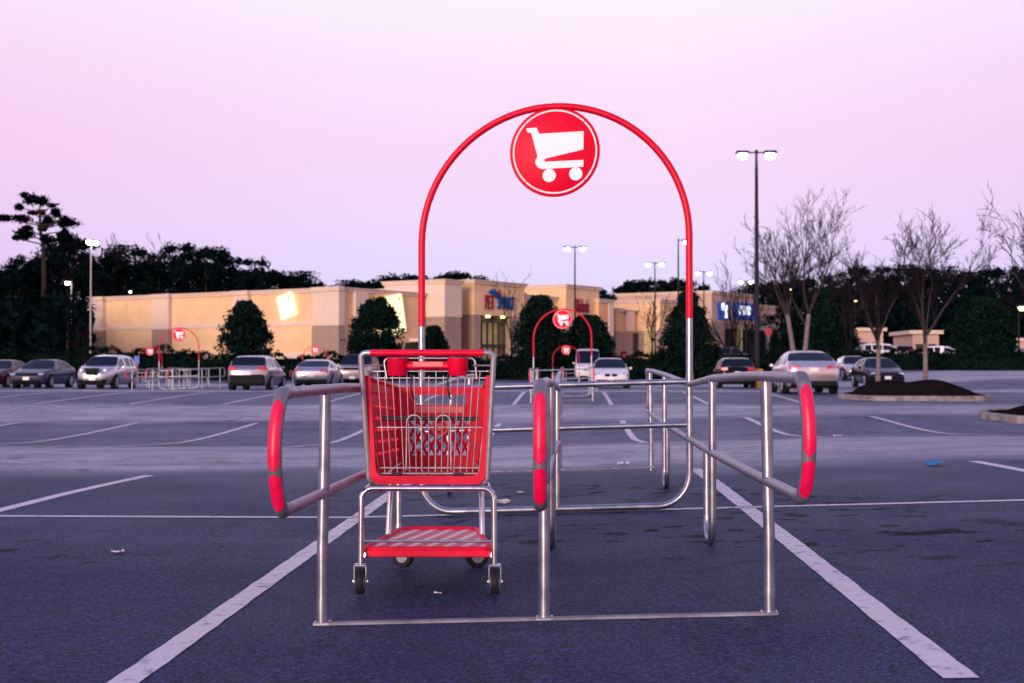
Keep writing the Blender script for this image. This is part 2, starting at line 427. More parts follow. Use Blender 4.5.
def make_cart(loc, rz):
    t = empty('shopping_cart', loc, rz, 'red plastic shopping cart with wire rear gate inside the nearest steel corral', 'shopping cart')
    # undercarriage: inverted U of tube at the rear, base rails running to the front casters
    b = MB()
    b.tube(fillet([(-.295, .0, .125), (-.292, 0, .468), (.292, 0, .468), (.295, 0, .125)], .05, 6), .0135, 12)
    b.tube([(-.29, .0, .235), (.29, .0, .235)], .006, 8)
    b.build('rear_frame', M['chrome'], t, True)
    b = MB()
    for s in (-1, 1):
        b.tube(fillet([(s*.285, .0, .175), (s*.28, .10, .16), (s*.165, .80, .165)], .1), .012, 10)
        b.tube(fillet([(s*.215, .56, .50), (s*.225, .47, .17)], .03), .014, 10)
        b.tube([(s*.27, .02, .468), (s*.18, .74, .535)], .011, 10)
    b.tube([(-.165, .80, .165), (.165, .80, .165)], .011, 10)
    b.build('base_frame', M['chrome'], t, True)
    # lower tray with a turned down lip
    b = MB()
    A = [(-.285, .035, .195), (.285, .035, .195), (.185, .74, .205), (-.185, .74, .205)]
    pts = fillet(A, .05, 5, True); n = len(pts)
    b.add([tuple(p) for p in pts] + [(p.x, p.y, p.z - .012) for p in pts], [tuple(range(n)), tuple(range(2*n-1, n-1, -1))] + [(i, (i+1) % n, n+(i+1) % n, n+i) for i in range(n)])
    tr = b.build('lower_tray', M['tray'], t)
    b = MB(); b.tube(pts, .013, 8, True); b.rbox((0, .028, .178), (.56, .012, .034), .004)
    b.build('tray_rim', M['plastic'], tr, True)
    # casters
    for s in (-1, 1):
        f = MB()
        f.box((s*.297 - .026, .0, .09), (.004, .034, .075)); f.box((s*.297 + .026, .0, .09), (.004, .034, .075)); f.rbox((s*.297, 0, .130), (.056, .04, .012), .004)
        f.lathe([(.008, -.034), (.008, .034)], (s*.297, 0, .0585), (1, 0, 0), 10)
        cb = f.build('caster', M['chrome'], t)
        wheel((s*.297, 0, .0585), (1, 0, 0), .0575, .034, cb)
    for s, a in ((-1, R(64)), (1, R(-70))):
        c = Vector((s*.158, .825, 0)); ax = Vector((math.cos(a), math.sin(a), 0)); tr_ = Vector((-ax.y, ax.x, 0)) * .03
        f = MB()
        for e in (-.026, .026):
            p = c + tr_ + ax * e
            f.tube([p + Vector((0, 0, .0585)), c + ax * e + Vector((0, 0, .13))], .008, 6)
        f.lathe([(.03, .126), (.03, .146), (.012, .150), (.012, .17)], c, (0, 0, 1), 14)
        cb = f.build('caster', M['chrome'], t, True)
        p = c + tr_; wheel((p.x, p.y, .0585), ax, .0575, .032, cb)
    # side tubes and handle: one bent tube from under the basket up both sides
    b = MB(); b.tube(fillet([(.235, .03, .49), (.262, .015, .50), (.293, -.045, 1.066), (.24, -.05, 1.066)], .045, 8), .0125, 12); b.build('handle_tube', M['cartgrey'], t, True)
    b = MB()
    b.tube(fillet([(-.235, .03, .49), (-.262, .015, .50), (-.293, -.045, 1.066), (-.24, -.05, 1.066)], .045, 8), .0125, 12)
    b.build('handle_tube', M['cartgrey'], t, True)
    b = MB(); b.tube([(-.25, -.05, 1.066), (.25, -.05, 1.066)], .0148, 16); b.build('handle_grip', M['plastic'], t, True)
    # red rear rim of the basket (a broad U)
    def rim_path(y, o):
        return fillet([(-.277 + o, y, .965), (-.248 + o*.9, y, .494 + o*1.3), (.248 - o*.9, y, .494 + o*1.3), (.277 - o, y, .965)], .045 - o*.5, 6)
    out, inn = rim_path(.02, -.006), rim_path(.02, .021); n = len(out)
    b = MB(); vs = []
    for y in (.0, .035):
        vs += [(p.x, y, p.z) for p in out] + [(p.x, y, p.z) for p in inn]
    fs = []
    for i in range(n - 1):
        fs += [(i, i+1, n+i+1, n+i), (2*n+i, 3*n+i, 3*n+i+1, 2*n+i+1), (i, 2*n+i, 2*n+i+1, i+1), (n+i, n+i+1, 3*n+i+1, 3*n+i)]
    fs += [(0, n, 3*n, 2*n), (n-1, 3*n-1, 4*n-1, 2*n-1)]
    b.add(vs, fs); b.build('basket_rim', M['plastic'], t, True)
    # basket shell: slatted side walls, floor and latticed front
    rT, rB, fT, fB = (.266, .03, .955), (.240, .03, .512), (.225, .83, .905), (.190, .79, .505)
    def side(s, u, v):      # u along the length 0..1, v 0 bottom .. 1 top
        a = Vector((s*rB[0], rB[1], rB[2])).lerp(Vector((s*fB[0], fB[1], fB[2])), u)
        c = Vector((s*rT[0], rT[1], rT[2])).lerp(Vector((s*fT[0], fT[1], fT[2])), u)
        return a.lerp(c, v)
    def patch(b, P, u0, u1, v0, v1, nrm, th):
        q = [P(u0, v0), P(u1, v0), P(u1, v1), P(u0, v1)]; w = Vector(nrm) * th
        b.add(q + [p + w for p in q], [(0,1,2,3), (7,6,5,4), (0,4,5,1), (1,5,6,2), (2,6,7,3), (3,7,4,0)])
    for s in (-1, 1):
        b = MB(); P = lambda u, v, s=s: side(s, u, v)
        nv = 8
        for k in range(nv):
            v0 = k / nv; patch(b, P, 0, 1, v0, v0 + (.088 if 0 < k < nv-1 else .115), (s, 0, 0), .020)
        for k in range(7):
            u0 = k / 6 * .965; patch(b, P, u0, u0 + .035, .002, .998, (s, 0, 0), .0225)
        b.tube([side(s, 0, 1), side(s, 1, 1)], .012, 8)
        b.build('side_wall', M['plastic'], t)
    b = MB()
    def flo(u, v):
        w = rB[0] + (fB[0] - rB[0]) * u; return Vector(((v*2 - 1) * w, rB[1] + (fB[1] - rB[1]) * u, rB[2] + (fB[2] - rB[2]) * u))
    for k in range(13):
        patch(b, flo, 0, 1, k/13 + .01, k/13 + .052, (0, 0, -1), .006)
    for k in range(6): patch(b, flo, k/5*.96, k/5*.96 + .04, 0, 1, (0, 0, -1), .008)
    b.build('basket_floor', M['plastic'], t)
    b = MB()
    def fr(u, v):
        a = Vector((-fB[0], fB[1], fB[2])).lerp(Vector((fB[0], fB[1], fB[2])), u); c = Vector((-fT[0], fT[1], fT[2])).lerp(Vector((fT[0], fT[1], fT[2])), u)
        return a.lerp(c, v)
    yy = (0, 1, 0)
    patch(b, fr, 0, .13, 0, 1, yy, .012); patch(b, fr, .87, 1, 0, 1, yy, .012)
    patch(b, fr, .13, .87, .90, 1, yy, .012); patch(b, fr, .13, .87, 0, .15, yy, .012)
    patch(b, fr, .13, .87, .60, .66, yy, .012); patch(b, fr, .13, .20, .66, .90, yy, .012); patch(b, fr, .80, .87, .66, .90, yy, .012)
    patch(b, fr, .20, .80, .66, .775, yy, .010)
    # diamond lattice below the window, its holes left open
    for k in range(-8, 17):
        for dirn in (1, -1):
            seg = []
            for j in range(19):
                vv = .15 + .45 * j / 18; uu = .13 + .74 * (k / 7 + dirn * (vv - .15) * .66)
                if .13 <= uu <= .87: seg.append(fr(uu, vv) + Vector((0, .006, 0)))
            if len(seg) > 1: b.tube(seg, .0068, 4)
    fp = b.build('front_panel', M['plastic'], t)
    lg = MB()
    c = fr(.5, .50)
    lg.lathe([(.045, 0), (.045, .006)], c + Vector((0, -.004, 0)), (0, -1, 0), 28)
    lo = lg.build('badge', M['plasticl'], fp)
    bd = MB(); bd.lathe([(.033, 0), (.033, .004)], c + Vector((0, -.011, 0)), (0, -1, 0), 28); bd.build('badge_ring', M['plastic'], lo)
    bd = MB(); bd.lathe([(.018, 0), (.018, .004)], c + Vector((0, -.016, 0)), (0, -1, 0), 24); bd.build('badge_centre', M['plasticl'], lo)
    lb = MB()
    patch(lb, lambda u, v: fr(u, v) + Vector((0, -.004, 0)), .215, .785, .675, .76, (0, -1, 0), .002); lb.build('label_strip', M['plasticl'], fp)
    # rear wire gate
    b = MB(); n = 17
    top, bot = .262, .218
    for k in range(n):
        f = -1 + 2 * k / (n - 1)
        zt = .985 if k % 2 else .965
        b.tube([(f*top, .05, zt), (f*(bot + (top-bot)*.12), .058, .53)], .0024, 6)
    for z in (.985, .955, .735, .555, .53):
        w = bot + (top - bot) * (z - .53) / .45
        b.tube([(-w, .054, z), (w, .054, z)], .0034, 6)
    for c in (-.065, .065):
        b.tube(fillet([(c-.035, .046, .545), (c-.032, .046, .79), (c+.032, .046, .79), (c+.035, .046, .545)], .032, 6), .0036, 6)
    b.tube(fillet([(-.185, .03, .95), (-.20, .03, 1.043), (.205, .03, 1.043), (.215, .03, .95)], .02, 4), .0045, 6)
    for s in (-1, 1): b.tube([(s*.27, .0, .985), (s*.262, .05, .985)], .004, 6); b.tube([(s*.285, -.03, 1.01), (s*.2, .03, 1.01)], .0045, 6)
    b.build('wire_gate', M['wire'], t, True)
    # folded child seat: dark bar, red leg-hole block with two sockets
    b = MB(); b.rbox((0, .10, .772), (.44, .03, .018), .006)
    b.build('seat_edge', M['black'], t)
    b = MB()
    for c in (-.137, .132):
        b.lathe([(.036, 0), (.041, .006), (.046, .070), (.048, .076), (.047, .080)], (c, .02, .965), (0, 0, 1), 24)
    b.rbox((0, .02, 1.010), (.20, .045, .040), .012)
    cs = b.build('cup_bracket', M['plastic'], t, True)
    b = MB(); b.rbox((0, -.004, 1.016), (.135, .004, .022), .0015); b.build('bracket_face', M['plasticl'], cs)
    for c in (-.078, .085):
        b = MB(); b.tube(fillet([(c, .03, .97), (c + .002, .035, .90), (c + .012, .05, .86)], .01), .004, 6); b.build('hinge_strap', M['black'], t, True)
    for c in (-.142, .132):
        b = MB(); b.rbox((c, .045, .527), (.05, .02, .012), .004); b.build('gate_clip', M['black'], t)
    return t

cx, cy = -.628, 6.27
make_cart((cx, cy, gz(cx, cy)), R(1.5))

# ------------------------------------------------------------------ cart corral
SIDES = (-.865, .0, .865)
def make_corral(far=False):
    t = empty('cart_corral', (0, 0, 0))
    r = .0235
    # painted arch over galvanised closed hoop
    zc = 1.85; rad = .905; zsplit = 1.29
    arc = [(rad*math.cos(a), 0, zc + rad*math.sin(a)) for a in [PI - PI*k/40 for k in range(41)]]
    b = MB(); b.tube([(-rad, 0, zsplit)] + arc + [(rad, 0, zsplit)], r, 14); b.build('arch', M['red'], t, True)
    b = MB(); b.tube([(-rad, 0, zsplit - .001)] + fillet([(-rad, 0, zsplit - .002), (-rad, 0, .03), (rad, 0, .03), (rad, 0, zsplit - .002)], .21, 8)[1:], r*.985, 14)
    b.build('hoop', M['galv'], t, True)
    for z in (.865, .575):
        b = MB(); b.tube([(-rad + .02, 0, z), (rad - .02, 0, z)], .0195, 12)
        cb = b.build('cross_bar', M['galv'], t, True)
        for s in (-1, 1):
            c = MB(); c.tube([(s*rad, 0, z - .05), (s*rad, 0, z + .05)], r*1.18, 14); c.build('collar', M['galv'], cb, True)
    b = MB(); b.tube([(0.015, 0, .03), (0.015, 0, .865)], .021, 12); b.build('centre_post', M['galv'], t, True)
    # sign
    sg = MB(); cz = 2.445; sr = .305
    sg.lathe([(sr - .006, -.012), (sr, -.008), (sr, .008), (sr - .006, .012)], (-.0, 0, cz), (0, -1, 0), 56)
    s = sg.build('sign', M['signred'], t, True)
    b = MB()
    ring = [( (sr-.020)*math.cos(2*PI*k/64), -.0125, cz + (sr-.020)*math.sin(2*PI*k/64)) for k in range(64)]
    ring2 = [( (sr-.030)*math.cos(2*PI*k/64), -.0125, cz + (sr-.030)*math.sin(2*PI*k/64)) for k in range(64)]
    vs = [p for p in ring] + [p for p in ring2] + [(p[0], -.0150, p[2]) for p in ring] + [(p[0], -.0150, p[2]) for p in ring2]
    b.add(vs, [(128+i, 128+(i+1) % 64, 192+(i+1) % 64, 192+i) for i in range(64)] + [(i, (i+1) % 64, 128+(i+1) % 64, 128+i) for i in range(64)] + [(64+i, 192+i, 192+(i+1) % 64, 64+(i+1) % 64) for i in range(64)])
    b.build('sign_border', M['white'], s)
    k = sr / 219.0
    P = [(215,237),(266,234),(278,265),(495,260),(493,349),(312,386),(302,393),(306,402),(493,400),(493,433),(292,438),(272,428),(260,410),(260,392),(271,374),(262,345),(240,259),(222,257)]
    poly = [((x - 355)*k, (355 - y)*k) for x, y in P]
    b = MB(); b.prism(poly, (0, -.0125, cz), (1, 0, 0), (0, 0, 1), .003)
    for (x, y, q) in ((327, 470, 32), (456, 466, 32)):
        b.lathe([(q*k, 0), (q*k, .003)], ((x-355)*k, -.0125, cz + (355-y)*k), (0, -1, 0), 28)
    b.build('cart_symbol', M['white'], s)
    for a in (45, 135, 225, 315):
        b = MB(); b.lathe([(.006, 0), (.005, .003)], ((sr-.025)*math.cos(R(a)), -.0152, cz + (sr-.025)*math.sin(R(a))), (0, -1, 0), 10); b.build('bolt', M['sleeve'], s)
    b = MB(); b.box((0, 0, 2.748), (.03, .012, .03)); b.build('sign_bracket', M['red'], t)
    # three guide rails on either side of the arch: two level runs joined by a bent end
    for e in (-1, 1):
        for x in SIDES:
            xa = x * rad / .865 if x else .02
            flare = x * 1.02
            zt, zb = .925, .520
            yE = e*4.80
            bul = [(flare*(1 + .014*(1 - u*u)), yE + e*.055*(1 - u*u), .7225 + .2025*u) for u in (.72, .48, .24, 0, -.24, -.48, -.72)]
            path = [(xa, e*.02, .845), (x, e*1.9, .90), (x, e*3.6, .925), (flare, yE, zt), *bul, (flare, yE, zb), (x, e*3.6, .515), (x, e*1.9, .50), (xa, e*.02, .475)]
            b = MB(); b.tube(fillet(path, .11, 8), .0205, 12); rl = b.build('guide_rail', M['galvd'], t, True)
            # padded bumper around the bend and its two red reflectors
            sl = fillet([(flare, yE - e*.10, zt), (flare, yE, zt), *bul, (flare, yE, zb), (flare, yE - e*.10, zb)], .11, 8)
            b = MB(); b.tube(sl, .0245, 14); b.build('bumper', M['sleeve'], rl, True)
            mids = sl
            def tapepatch(z0, z1):
                vs = []; fs = []; N = 18; W = 7
                tg = []
                for i in range(len(mids)):
                    d = mids[min(i + 1, len(mids) - 1)] - mids[max(i - 1, 0)]; tg.append(d.normalized())
                for i in range(N + 1):
                    z = z1 + (z0 - z1)*i/N
                    for k in range(len(mids) - 1):
                        if mids[k].z >= z >= mids[k+1].z and mids[k].z > mids[k+1].z:
                            u = (mids[k].z - z)/(mids[k].z - mids[k+1].z); q = mids[k].lerp(mids[k+1], u); tt = tg[k].lerp(tg[k+1], u).normalized(); break
                    nn = Vector((0, -tt.z, tt.y)).normalized()
                    if nn.y * e < 0: nn = -nn
                    narrow = .25 if i in (0, N) else (.72 if i in (1, N-1) else 1)
                    for j in range(W + 1):
                        an = (-1 + 2*j/W) * R(52) * narrow
                        p_ = q + Vector((1, 0, 0))*(.0262*math.sin(an)) + nn*(.0262*math.cos(an)); vs.append(tuple(p_))
                for i in range(N):
                    for j in range(W): fs.append((i*(W+1)+j, i*(W+1)+j+1, (i+1)*(W+1)+j+1, (i+1)*(W+1)+j))
                m = MB(); m.add(vs, fs); m.build('reflector', M['tape'], rl, True)
            tapepatch(.668, .893); tapepatch(.540, .655)
            # end post
            b = MB(); b.tube([(x*1.012, e*4.03, .008), (x*1.012, e*4.03, .30), (x, e*4.03, .905)], .0225, 12)
            po = b.build('end_post', M['galv'], t, True)
            b = MB(); b.tube([(x*1.012, e*4.03, -.04), (x*1.012, e*4.03, .10)], .0248, 12); b.rbox((x*1.012, e*4.03, .006), (.066, .066, .012), .002); b.build('post_foot', M['galv'], po, True)
            # U shaped leg half way along
            b = MB(); b.tube(fillet([(x, e*1.93, .895), (x, e*1.93, .018), (x, e*1.62, .018), (x, e*1.62, .495)], .12, 8), .021, 12); b.build('bent_leg', M['galv'], t, True)
        b = MB(); b.rbox((0, e*4.03 - .01, .004), (1.80, .045, .012), .003); b.build('base_plate', M['dull'], t)
    return t
corral = make_corral()
ox, oy = -.101, 9.62
corral.location = (ox, oy, gz(ox, oy)); corral.rotation_euler = (0, 0, 0)
# the lot falls to the left here: every upright stays plumb, the level runs follow the fall
for ch in list(corral.children_recursive):
    for v_ in ch.data.vertices: v_.co.z += .030 * v_.co.x
tag(corral, 'nearest steel cart corral with tall red arch and round sign, holding the red cart', 'cart corral', 'cart corrals in the parking lot')
for px, d, zoff, lab in (
    (562.5, 44.4, .03, 'steel cart corral with red arch straight behind the nearest one'),
    (566, 97, -.2, 'small red arched cart corral beside the white van, beyond the corral straight behind'),
    (179, 64.0, 0, 'steel cart corral with many posts between the silver tall wagon and the silver crossover'),
    (150, 106, -.2, 'far cart corral with faint red arch just right of the tall silver wagon'),
    (315, 106, -.1, 'far cart corral with faint red arch behind the silver saloon, before the long beige wall')):
    c = copy_tree(corral); x, y = at(px, d); c.location = (x, y, gz(x, y) + zoff); c.rotation_euler = (0, 0, 0); c['label'] = lab

# ------------------------------------------------------------------ litter
def scrap(name, px, py, size, m, lab, seed):
    rnd = random.Random(seed); d = F*1.0/(py - 367); x, y = at(px, d); d = F*(1 - gz(x, y))/(py - 367); x, y = at(px, d)
    b = MB(); n = 5; vs = []
    for j in range(n):
        for i in range(n):
            vs.append((x + (i/(n-1) - .5)*size + rnd.uniform(-.12, .12)*size, y + (j/(n-1) - .5)*size*.8 + rnd.uniform(-.12, .12)*size, gz(x, y) + .006 + rnd.random()*size*.28))
    b.add(vs, [(j*n+i, j*n+i+1, (j+1)*n+i+1, (j+1)*n+i) for j in range(n-1) for i in range(n-1)])
    tag(b.build(name, m, fix=False), lab, 'litter')
scrap('plastic_scrap', 934, 466.5, .15, M['bluebag'], 'crumpled bright blue plastic scrap on the asphalt at the right', 3)
scrap('paper_scrap', 500, 503.5, .13, M['paper'], 'largest white paper scrap, on the asphalt right of the red cart', 5)
scrap('paper_scrap', 520, 493.5, .05, M['paper'], 'small flat white scrap on the asphalt between the cart and the middle rail', 6)
scrap('paper_scrap', 623, 464.5, .11, M['paper'], 'white scrap on the asphalt beyond the arch of the nearest corral', 8)
scrap('paper_scrap', 438, 594, .03, M['paper'], 'tiny white scrap on the asphalt in front of the red cart', 9)
scrap('paper_scrap', 838, 434, .12, M['paper'], 'white scrap on the far aisle just right of the right corral rail', 12)
scrap('paper_scrap', 119, 553, .06, M['paper'], 'thin pale scrap lying on the asphalt at the far left', 14)

# ------------------------------------------------------------------ cars
def lerp(a, b, t): return a + (b - a) * t
def make_car(name, prm, paint, label, loc, rz, front_detail='plain', roof=None):
    """stations along the length (front first): x, bottom, shoulder, top, half width"""
    st, L, wr = prm['st'], prm['L'], prm['roof']
    t = empty(name, loc, rz, label, prm['cat'])
    xs = []
    for a, b_ in zip(st[:-1], st[1:]):
        n = max(1, int((b_[0] - a[0]) / .11 + .5))
        for k in range(n): xs.append((a, b_, k / n))
    xs.append((st[-2], st[-1], 1.0))
    zroof = max(s[3] for s in st)
    rows = []
    for a, b_, k in xs:
        x, zb, be, zt, w = (lerp(a[i], b_[i], k) for i in range(5))
        g = min(1, max(0, (zt - be - .10) / (zroof - max(s[2] for s in st) - .08)))
        wg = lerp(w * .90, wr, g)
        h = zt - be
        half = [(w*.55, zb + .01), (w*.90, zb + .015), (w*.975, zb + (be-zb)*.25), (w, zb + (be-zb)*.55), (w*.99, zb + (be-zb)*.86), (w*.95, be),
                (lerp(w*.945, w*.915, g), be + h*.06 + .004), (lerp(w*.90, lerp(w*.92, wg, .82), g), be + h*.74), (lerp(w*.84, wg*.985, g), be + h*.90), (lerp(w*.72, wg*.90, g), be + h*.965), (wg*.5, be + h*.995), (0, zt)]
        ring = [(p, x - L/2, q) for p, q in half] + [(-p, x - L/2, q) for p, q in reversed(half[:-1])]
        rows.append((x, ring))
    n = len(rows[0][1]); V = [p for _, r in rows for p in r]; F_ = dict(body=[], roof=[], windscreen=[], rear_window=[])
    ws, rg, sw, pil = prm['ws'], prm['rg'], prm['sw'], prm['pillars']
    for i in range(len(rows) - 1):
        xm = (rows[i][0] + rows[i+1][0]) / 2
        for j in range(n):
            k = (j + 1) % n; jj = min(j, n - 2 - j) if j < n - 1 else -1
            f = (i*n+j, i*n+k, (i+1)*n+k, (i+1)*n+j)
            key = 'body'
            if jj >= 0:
                if ws[0] < xm < ws[1] and jj >= 8: key = 'windscreen'
                if rg[0] < xm < rg[1] and jj >= 8: key = 'rear_window'
                if jj == 6 and sw[0] < xm < sw[1] and not any(abs(xm - p) < .06 for p in pil): key = ('side_window', j < n // 2, sum(xm > p for p in pil))
            if key == 'body' and roof and jj >= 7 and xm > ws[0]: key = 'roof'
            F_.setdefault(key, []).append(f)
    F_['body'] += [tuple(range(n)), tuple((len(rows)-1)*n + j for j in range(n-1, -1, -1))]
    for key, fs in F_.items():
        if not fs: continue
        used_v = sorted({i for f in fs for i in f}); mp_ = {i: k for k, i in enumerate(used_v)}
        b = MB(); b.v = [V[i] for i in used_v]; b.f = [tuple(mp_[i] for i in f) for f in fs]
        nm = key if isinstance(key, str) else key[0]
        b.build(nm, paint if nm == 'body' else (roof if nm == 'roof' else M['glass']), t, True)
    hw = max(s[4] for s in st); R_ = prm['wr']
    for wx in prm['wheels']:
        for s in (-1, 1):
            c = (s*(hw - .085), wx - L/2, R_)
            b = MB(); b.lathe([(R_*.66, -.10), (R_*.95, -.10), (R_, -.07), (R_, .07), (R_*.95, .10), (R_*.66, .10)], c, (s, 0, 0), 22); w = b.build('wheel', M['tyre'], t, True)
            b = MB(); b.lathe([(.05, .03), (R_*.64, .06), (R_*.68, .102)], c, (s, 0, 0), 18)
            for q in range(5):
                a = q * 2*PI/5; b.tube([(c[0] + s*.085, c[1], c[2]), (c[0] + s*.10, c[1] + R_*.62*math.cos(a), c[2] + R_*.62*math.sin(a))], .025, 5)
            b.build('rim', M['rim'], w, True)
            b = MB(); b.lathe([(R_*1.16, -.12), (R_*1.16, .078)], c, (s, 0, 0), 22); b.build('wheel_arch', M['trim'], t, True)
    fz, rz_ = prm['fz'], prm['rz']; fw = prm['fw']; rw = prm['rw']
    for s in (-1, 1):
        b = MB()
        if front_detail == 'round': b.lathe([(.05, -.05), (.115, .0), (.10, .03), (.03, .05)], (s*(fw-.04), -L/2 + .16, fz + .02), (0, -1, 0), 18)
        else: b.rbox((s*(fw - .02), -L/2 + .14, fz), (.30, .16, .13), .05, rz=-s*.35)
        b.build('headlight', M['headl'], t, True)
        b = MB(); b.rbox((s*(rw - .03), L/2 - .10, rz_), (prm['tl'][0], .16, prm['tl'][1]), .035, rz=-s*.18); b.build('taillight', M['tail'], t, True)
        b = MB(); b.rbox((s*(hw + .075), ws[0] + .42 - L/2, st[4][2] + .08), (.16, .10, .13), .04); b.build('mirror', paint, t, True)
    b = MB()
    if front_detail == 'twin':
        for s in (-1, 1): b.rbox((s*.165, -L/2 + .015, fz - .04), (.26, .07, .14), .04)
    elif front_detail == 'round':
        b.prism([(-.34, .18), (.34, .18), (.26, -.16), (-.26, -.16)], (0, -L/2 + .03, fz - .02), (1, 0, 0), (0, 0, 1), .05)
    elif front_detail == 'box': b.rbox((0, -L/2 + .02, fz), (fw*1.5, .05, .14), .03)
    else: b.rbox((0, -L/2 + .03, fz - .04), (fw*1.0, .08, .10), .03)
    b.build('grille', M['trim'], t, True)
    b = MB(); b.rbox((0, -L/2 + .045, .36), (hw*1.5, .12, .16), .05); b.build('lower_intake', M['trim'], t, True)
    b = MB(); b.rbox((0, L/2 - .05, prm['bd']), (hw*1.66, .16, prm.get('bh', .22)), .05); b.build('lower_bumper', M['trim'], t, True)
    b = MB(); b.rbox((0, -L/2 + .0, .47), (.31, .03, .15), .01); b.build('number_plate', M['plate'], t)
    b = MB(); b.rbox((0, L/2 + .0, prm['pz']), (.31, .03, .15), .01); b.build('number_plate', M['plate'], t)
    b = MB(); b.box((0, 0, .26), (hw*1.7, L*.86, .16)); b.build('underbody', M['trim'], t)
    return t

SEDAN = dict(cat='car', L=4.7, roof=.60, wr=.325, ws=(1.3, 2.12), rg=(3.52, 4.12), sw=(1.55, 3.95), pillars=(2.62, 3.42), wheels=(.93, 3.72), fz=.66, rz=.86, fw=.68, rw=.64, tl=(.40, .17), bd=.34, pz=.80,
    st=[(0,.42,.56,.60,.60),(.06,.30,.62,.66,.72),(.28,.21,.68,.75,.84),(.9,.2,.80,.89,.895),(1.3,.2,.87,.96,.91),(2.12,.2,.90,1.41,.91),(2.85,.2,.92,1.455,.91),(3.52,.2,.94,1.38,.91),(4.12,.2,.96,1.10,.90),(4.5,.23,.95,1.08,.87),(4.64,.28,.90,1.0,.81),(4.7,.42,.78,.84,.72)])
COUPE = dict(SEDAN, L=4.5, ws=(1.25, 2.1), rg=(3.3, 4.05), sw=(1.5, 3.8), pillars=(2.75,), wheels=(.9, 3.55), tl=(.36, .20), rz=.80, pz=.62,
    st=[(0,.42,.55,.58,.60),(.06,.30,.60,.64,.72),(.28,.21,.66,.73,.83),(.85,.2,.78,.87,.88),(1.25,.2,.84,.93,.89),(2.1,.2,.88,1.34,.89),(2.7,.2,.90,1.38,.89),(3.3,.2,.92,1.31,.89),(4.05,.2,.93,1.02,.87),(4.32,.23,.91,1.0,.83),(4.44,.28,.86,.92,.77),(4.5,.42,.72,.78,.68)])
HATCH = dict(cat='car', L=4.15, roof=.62, wr=.32, ws=(1.05, 1.8), rg=(3.62, 3.98), sw=(1.3, 3.6), pillars=(2.3, 3.15), wheels=(.85, 3.4), fz=.68, rz=.92, fw=.66, rw=.66, tl=(.36, .19), bd=.40, bh=.32, pz=.72,
    st=[(0,.42,.58,.62,.60),(.06,.30,.64,.68,.72),(.28,.21,.72,.79,.83),(.75,.2,.82,.92,.88),(1.05,.2,.88,.98,.89),(1.8,.2,.91,1.42,.89),(2.5,.2,.93,1.48,.89),(3.3,.2,.95,1.46,.89),(3.62,.2,.96,1.41,.88),(3.98,.22,.97,1.05,.85),(4.08,.28,.90,.98,.80),(4.15,.42,.78,.84,.72)])
WAGON = dict(HATCH, L=4.3, roof=.60, ws=(1.15, 1.75), rg=(3.8, 4.1), sw=(1.4, 3.75), pillars=(2.4, 3.2), wheels=(.85, 3.48), fz=.80, fw=.58, rz=.95,
    st=[(0,.40,.62,.70,.42),(.05,.30,.70,.80,.55),(.22,.22,.80,.92,.74),(.65,.2,.86,1.02,.85),(1.15,.2,.93,1.08,.87),(1.75,.2,.98,1.50,.87),(2.4,.2,.99,1.585,.87),(3.3,.2,1.0,1.56,.87),(3.8,.2,1.0,1.48,.86),(4.1,.22,1.0,1.12,.82),(4.22,.28,.92,1.0,.78),(4.3,.42,.8,.86,.7)])
SUV = dict(HATCH, L=4.5, roof=.70, wr=.37, ws=(1.25, 1.85), rg=(4.1, 4.4), sw=(1.45, 4.05), pillars=(2.5, 3.4), wheels=(.9, 3.6), fz=.92, fw=.64, rz=1.05, bd=.46, pz=.72, cat='car',
    st=[(0,.45,.80,.86,.70),(.05,.36,.88,.95,.82),(.25,.30,.95,1.04,.90),(.8,.28,1.0,1.10,.93),(1.25,.28,1.05,1.15,.93),(1.85,.28,1.08,1.66,.93),(2.6,.28,1.1,1.74,.93),(3.6,.28,1.1,1.73,.93),(4.1,.28,1.1,1.68,.92),(4.4,.32,1.08,1.16,.89),(4.46,.36,1.0,1.1,.85),(4.5,.45,.9,.96,.8)])
VAN = dict(HATCH, cat='van', L=5.2, roof=.84, wr=.36, ws=(.75, 1.5), rg=(5.02, 5.1), sw=(.95, 2.1), pillars=(1.5,), wheels=(.95, 4.2), fz=.85, fw=.72, rz=1.1, bd=.45, pz=.9,
    st=[(0,.42,.80,.88,.74),(.06,.30,.95,1.02,.86),(.3,.26,1.08,1.17,.95),(.75,.25,1.2,1.32,.98),(1.5,.25,1.26,2.28,.98),(2.2,.25,1.28,2.42,.98),(4.6,.25,1.28,2.42,.98),(5.02,.25,1.28,2.36,.97),(5.1,.3,1.2,1.5,.95),(5.2,.42,1.1,1.2,.9)])
def car(kind, prm, px, d, paint, label, facing, **kw):
    x, y = at(px, d)
    y += prm['L']/2 if facing != 'side' else 0
    return make_car(kind, prm, paint, label, (x, y, gz(x, y)), 0 if facing == 'front' else (PI if facing == 'rear' else PI/2), **kw)
silver = carpaint('silver_paint', (.54, .52, .57), .85); white = carpaint('white_paint', (.72, .70, .74), 0); blackp = carpaint('black_paint', (.004, .004, .007), .2)
navy = carpaint('navy_paint', (.006, .008, .024), .3); slate = carpaint('slate_paint', (.055, .06, .11)); plum = carpaint('plum_paint', (.10, .02, .05)); redp = carpaint('red_paint', (.5, .015, .03), 0)
smoke = carpaint('smoky_silver_paint', (.40, .37, .41), .85); silver2 = carpaint('pale_silver_paint', (.66, .60, .64), .8); champ = carpaint('champagne_paint', (.46, .40, .40))
car('parked_car', SEDAN, 814, 47.2, silver2, 'pale silver saloon car seen from behind, right of the nearest corral', 'rear')
car('parked_car', HATCH, 738, 68, blackp, 'black hatchback with red tail lights seen from behind, left of the tall light pole', 'rear')
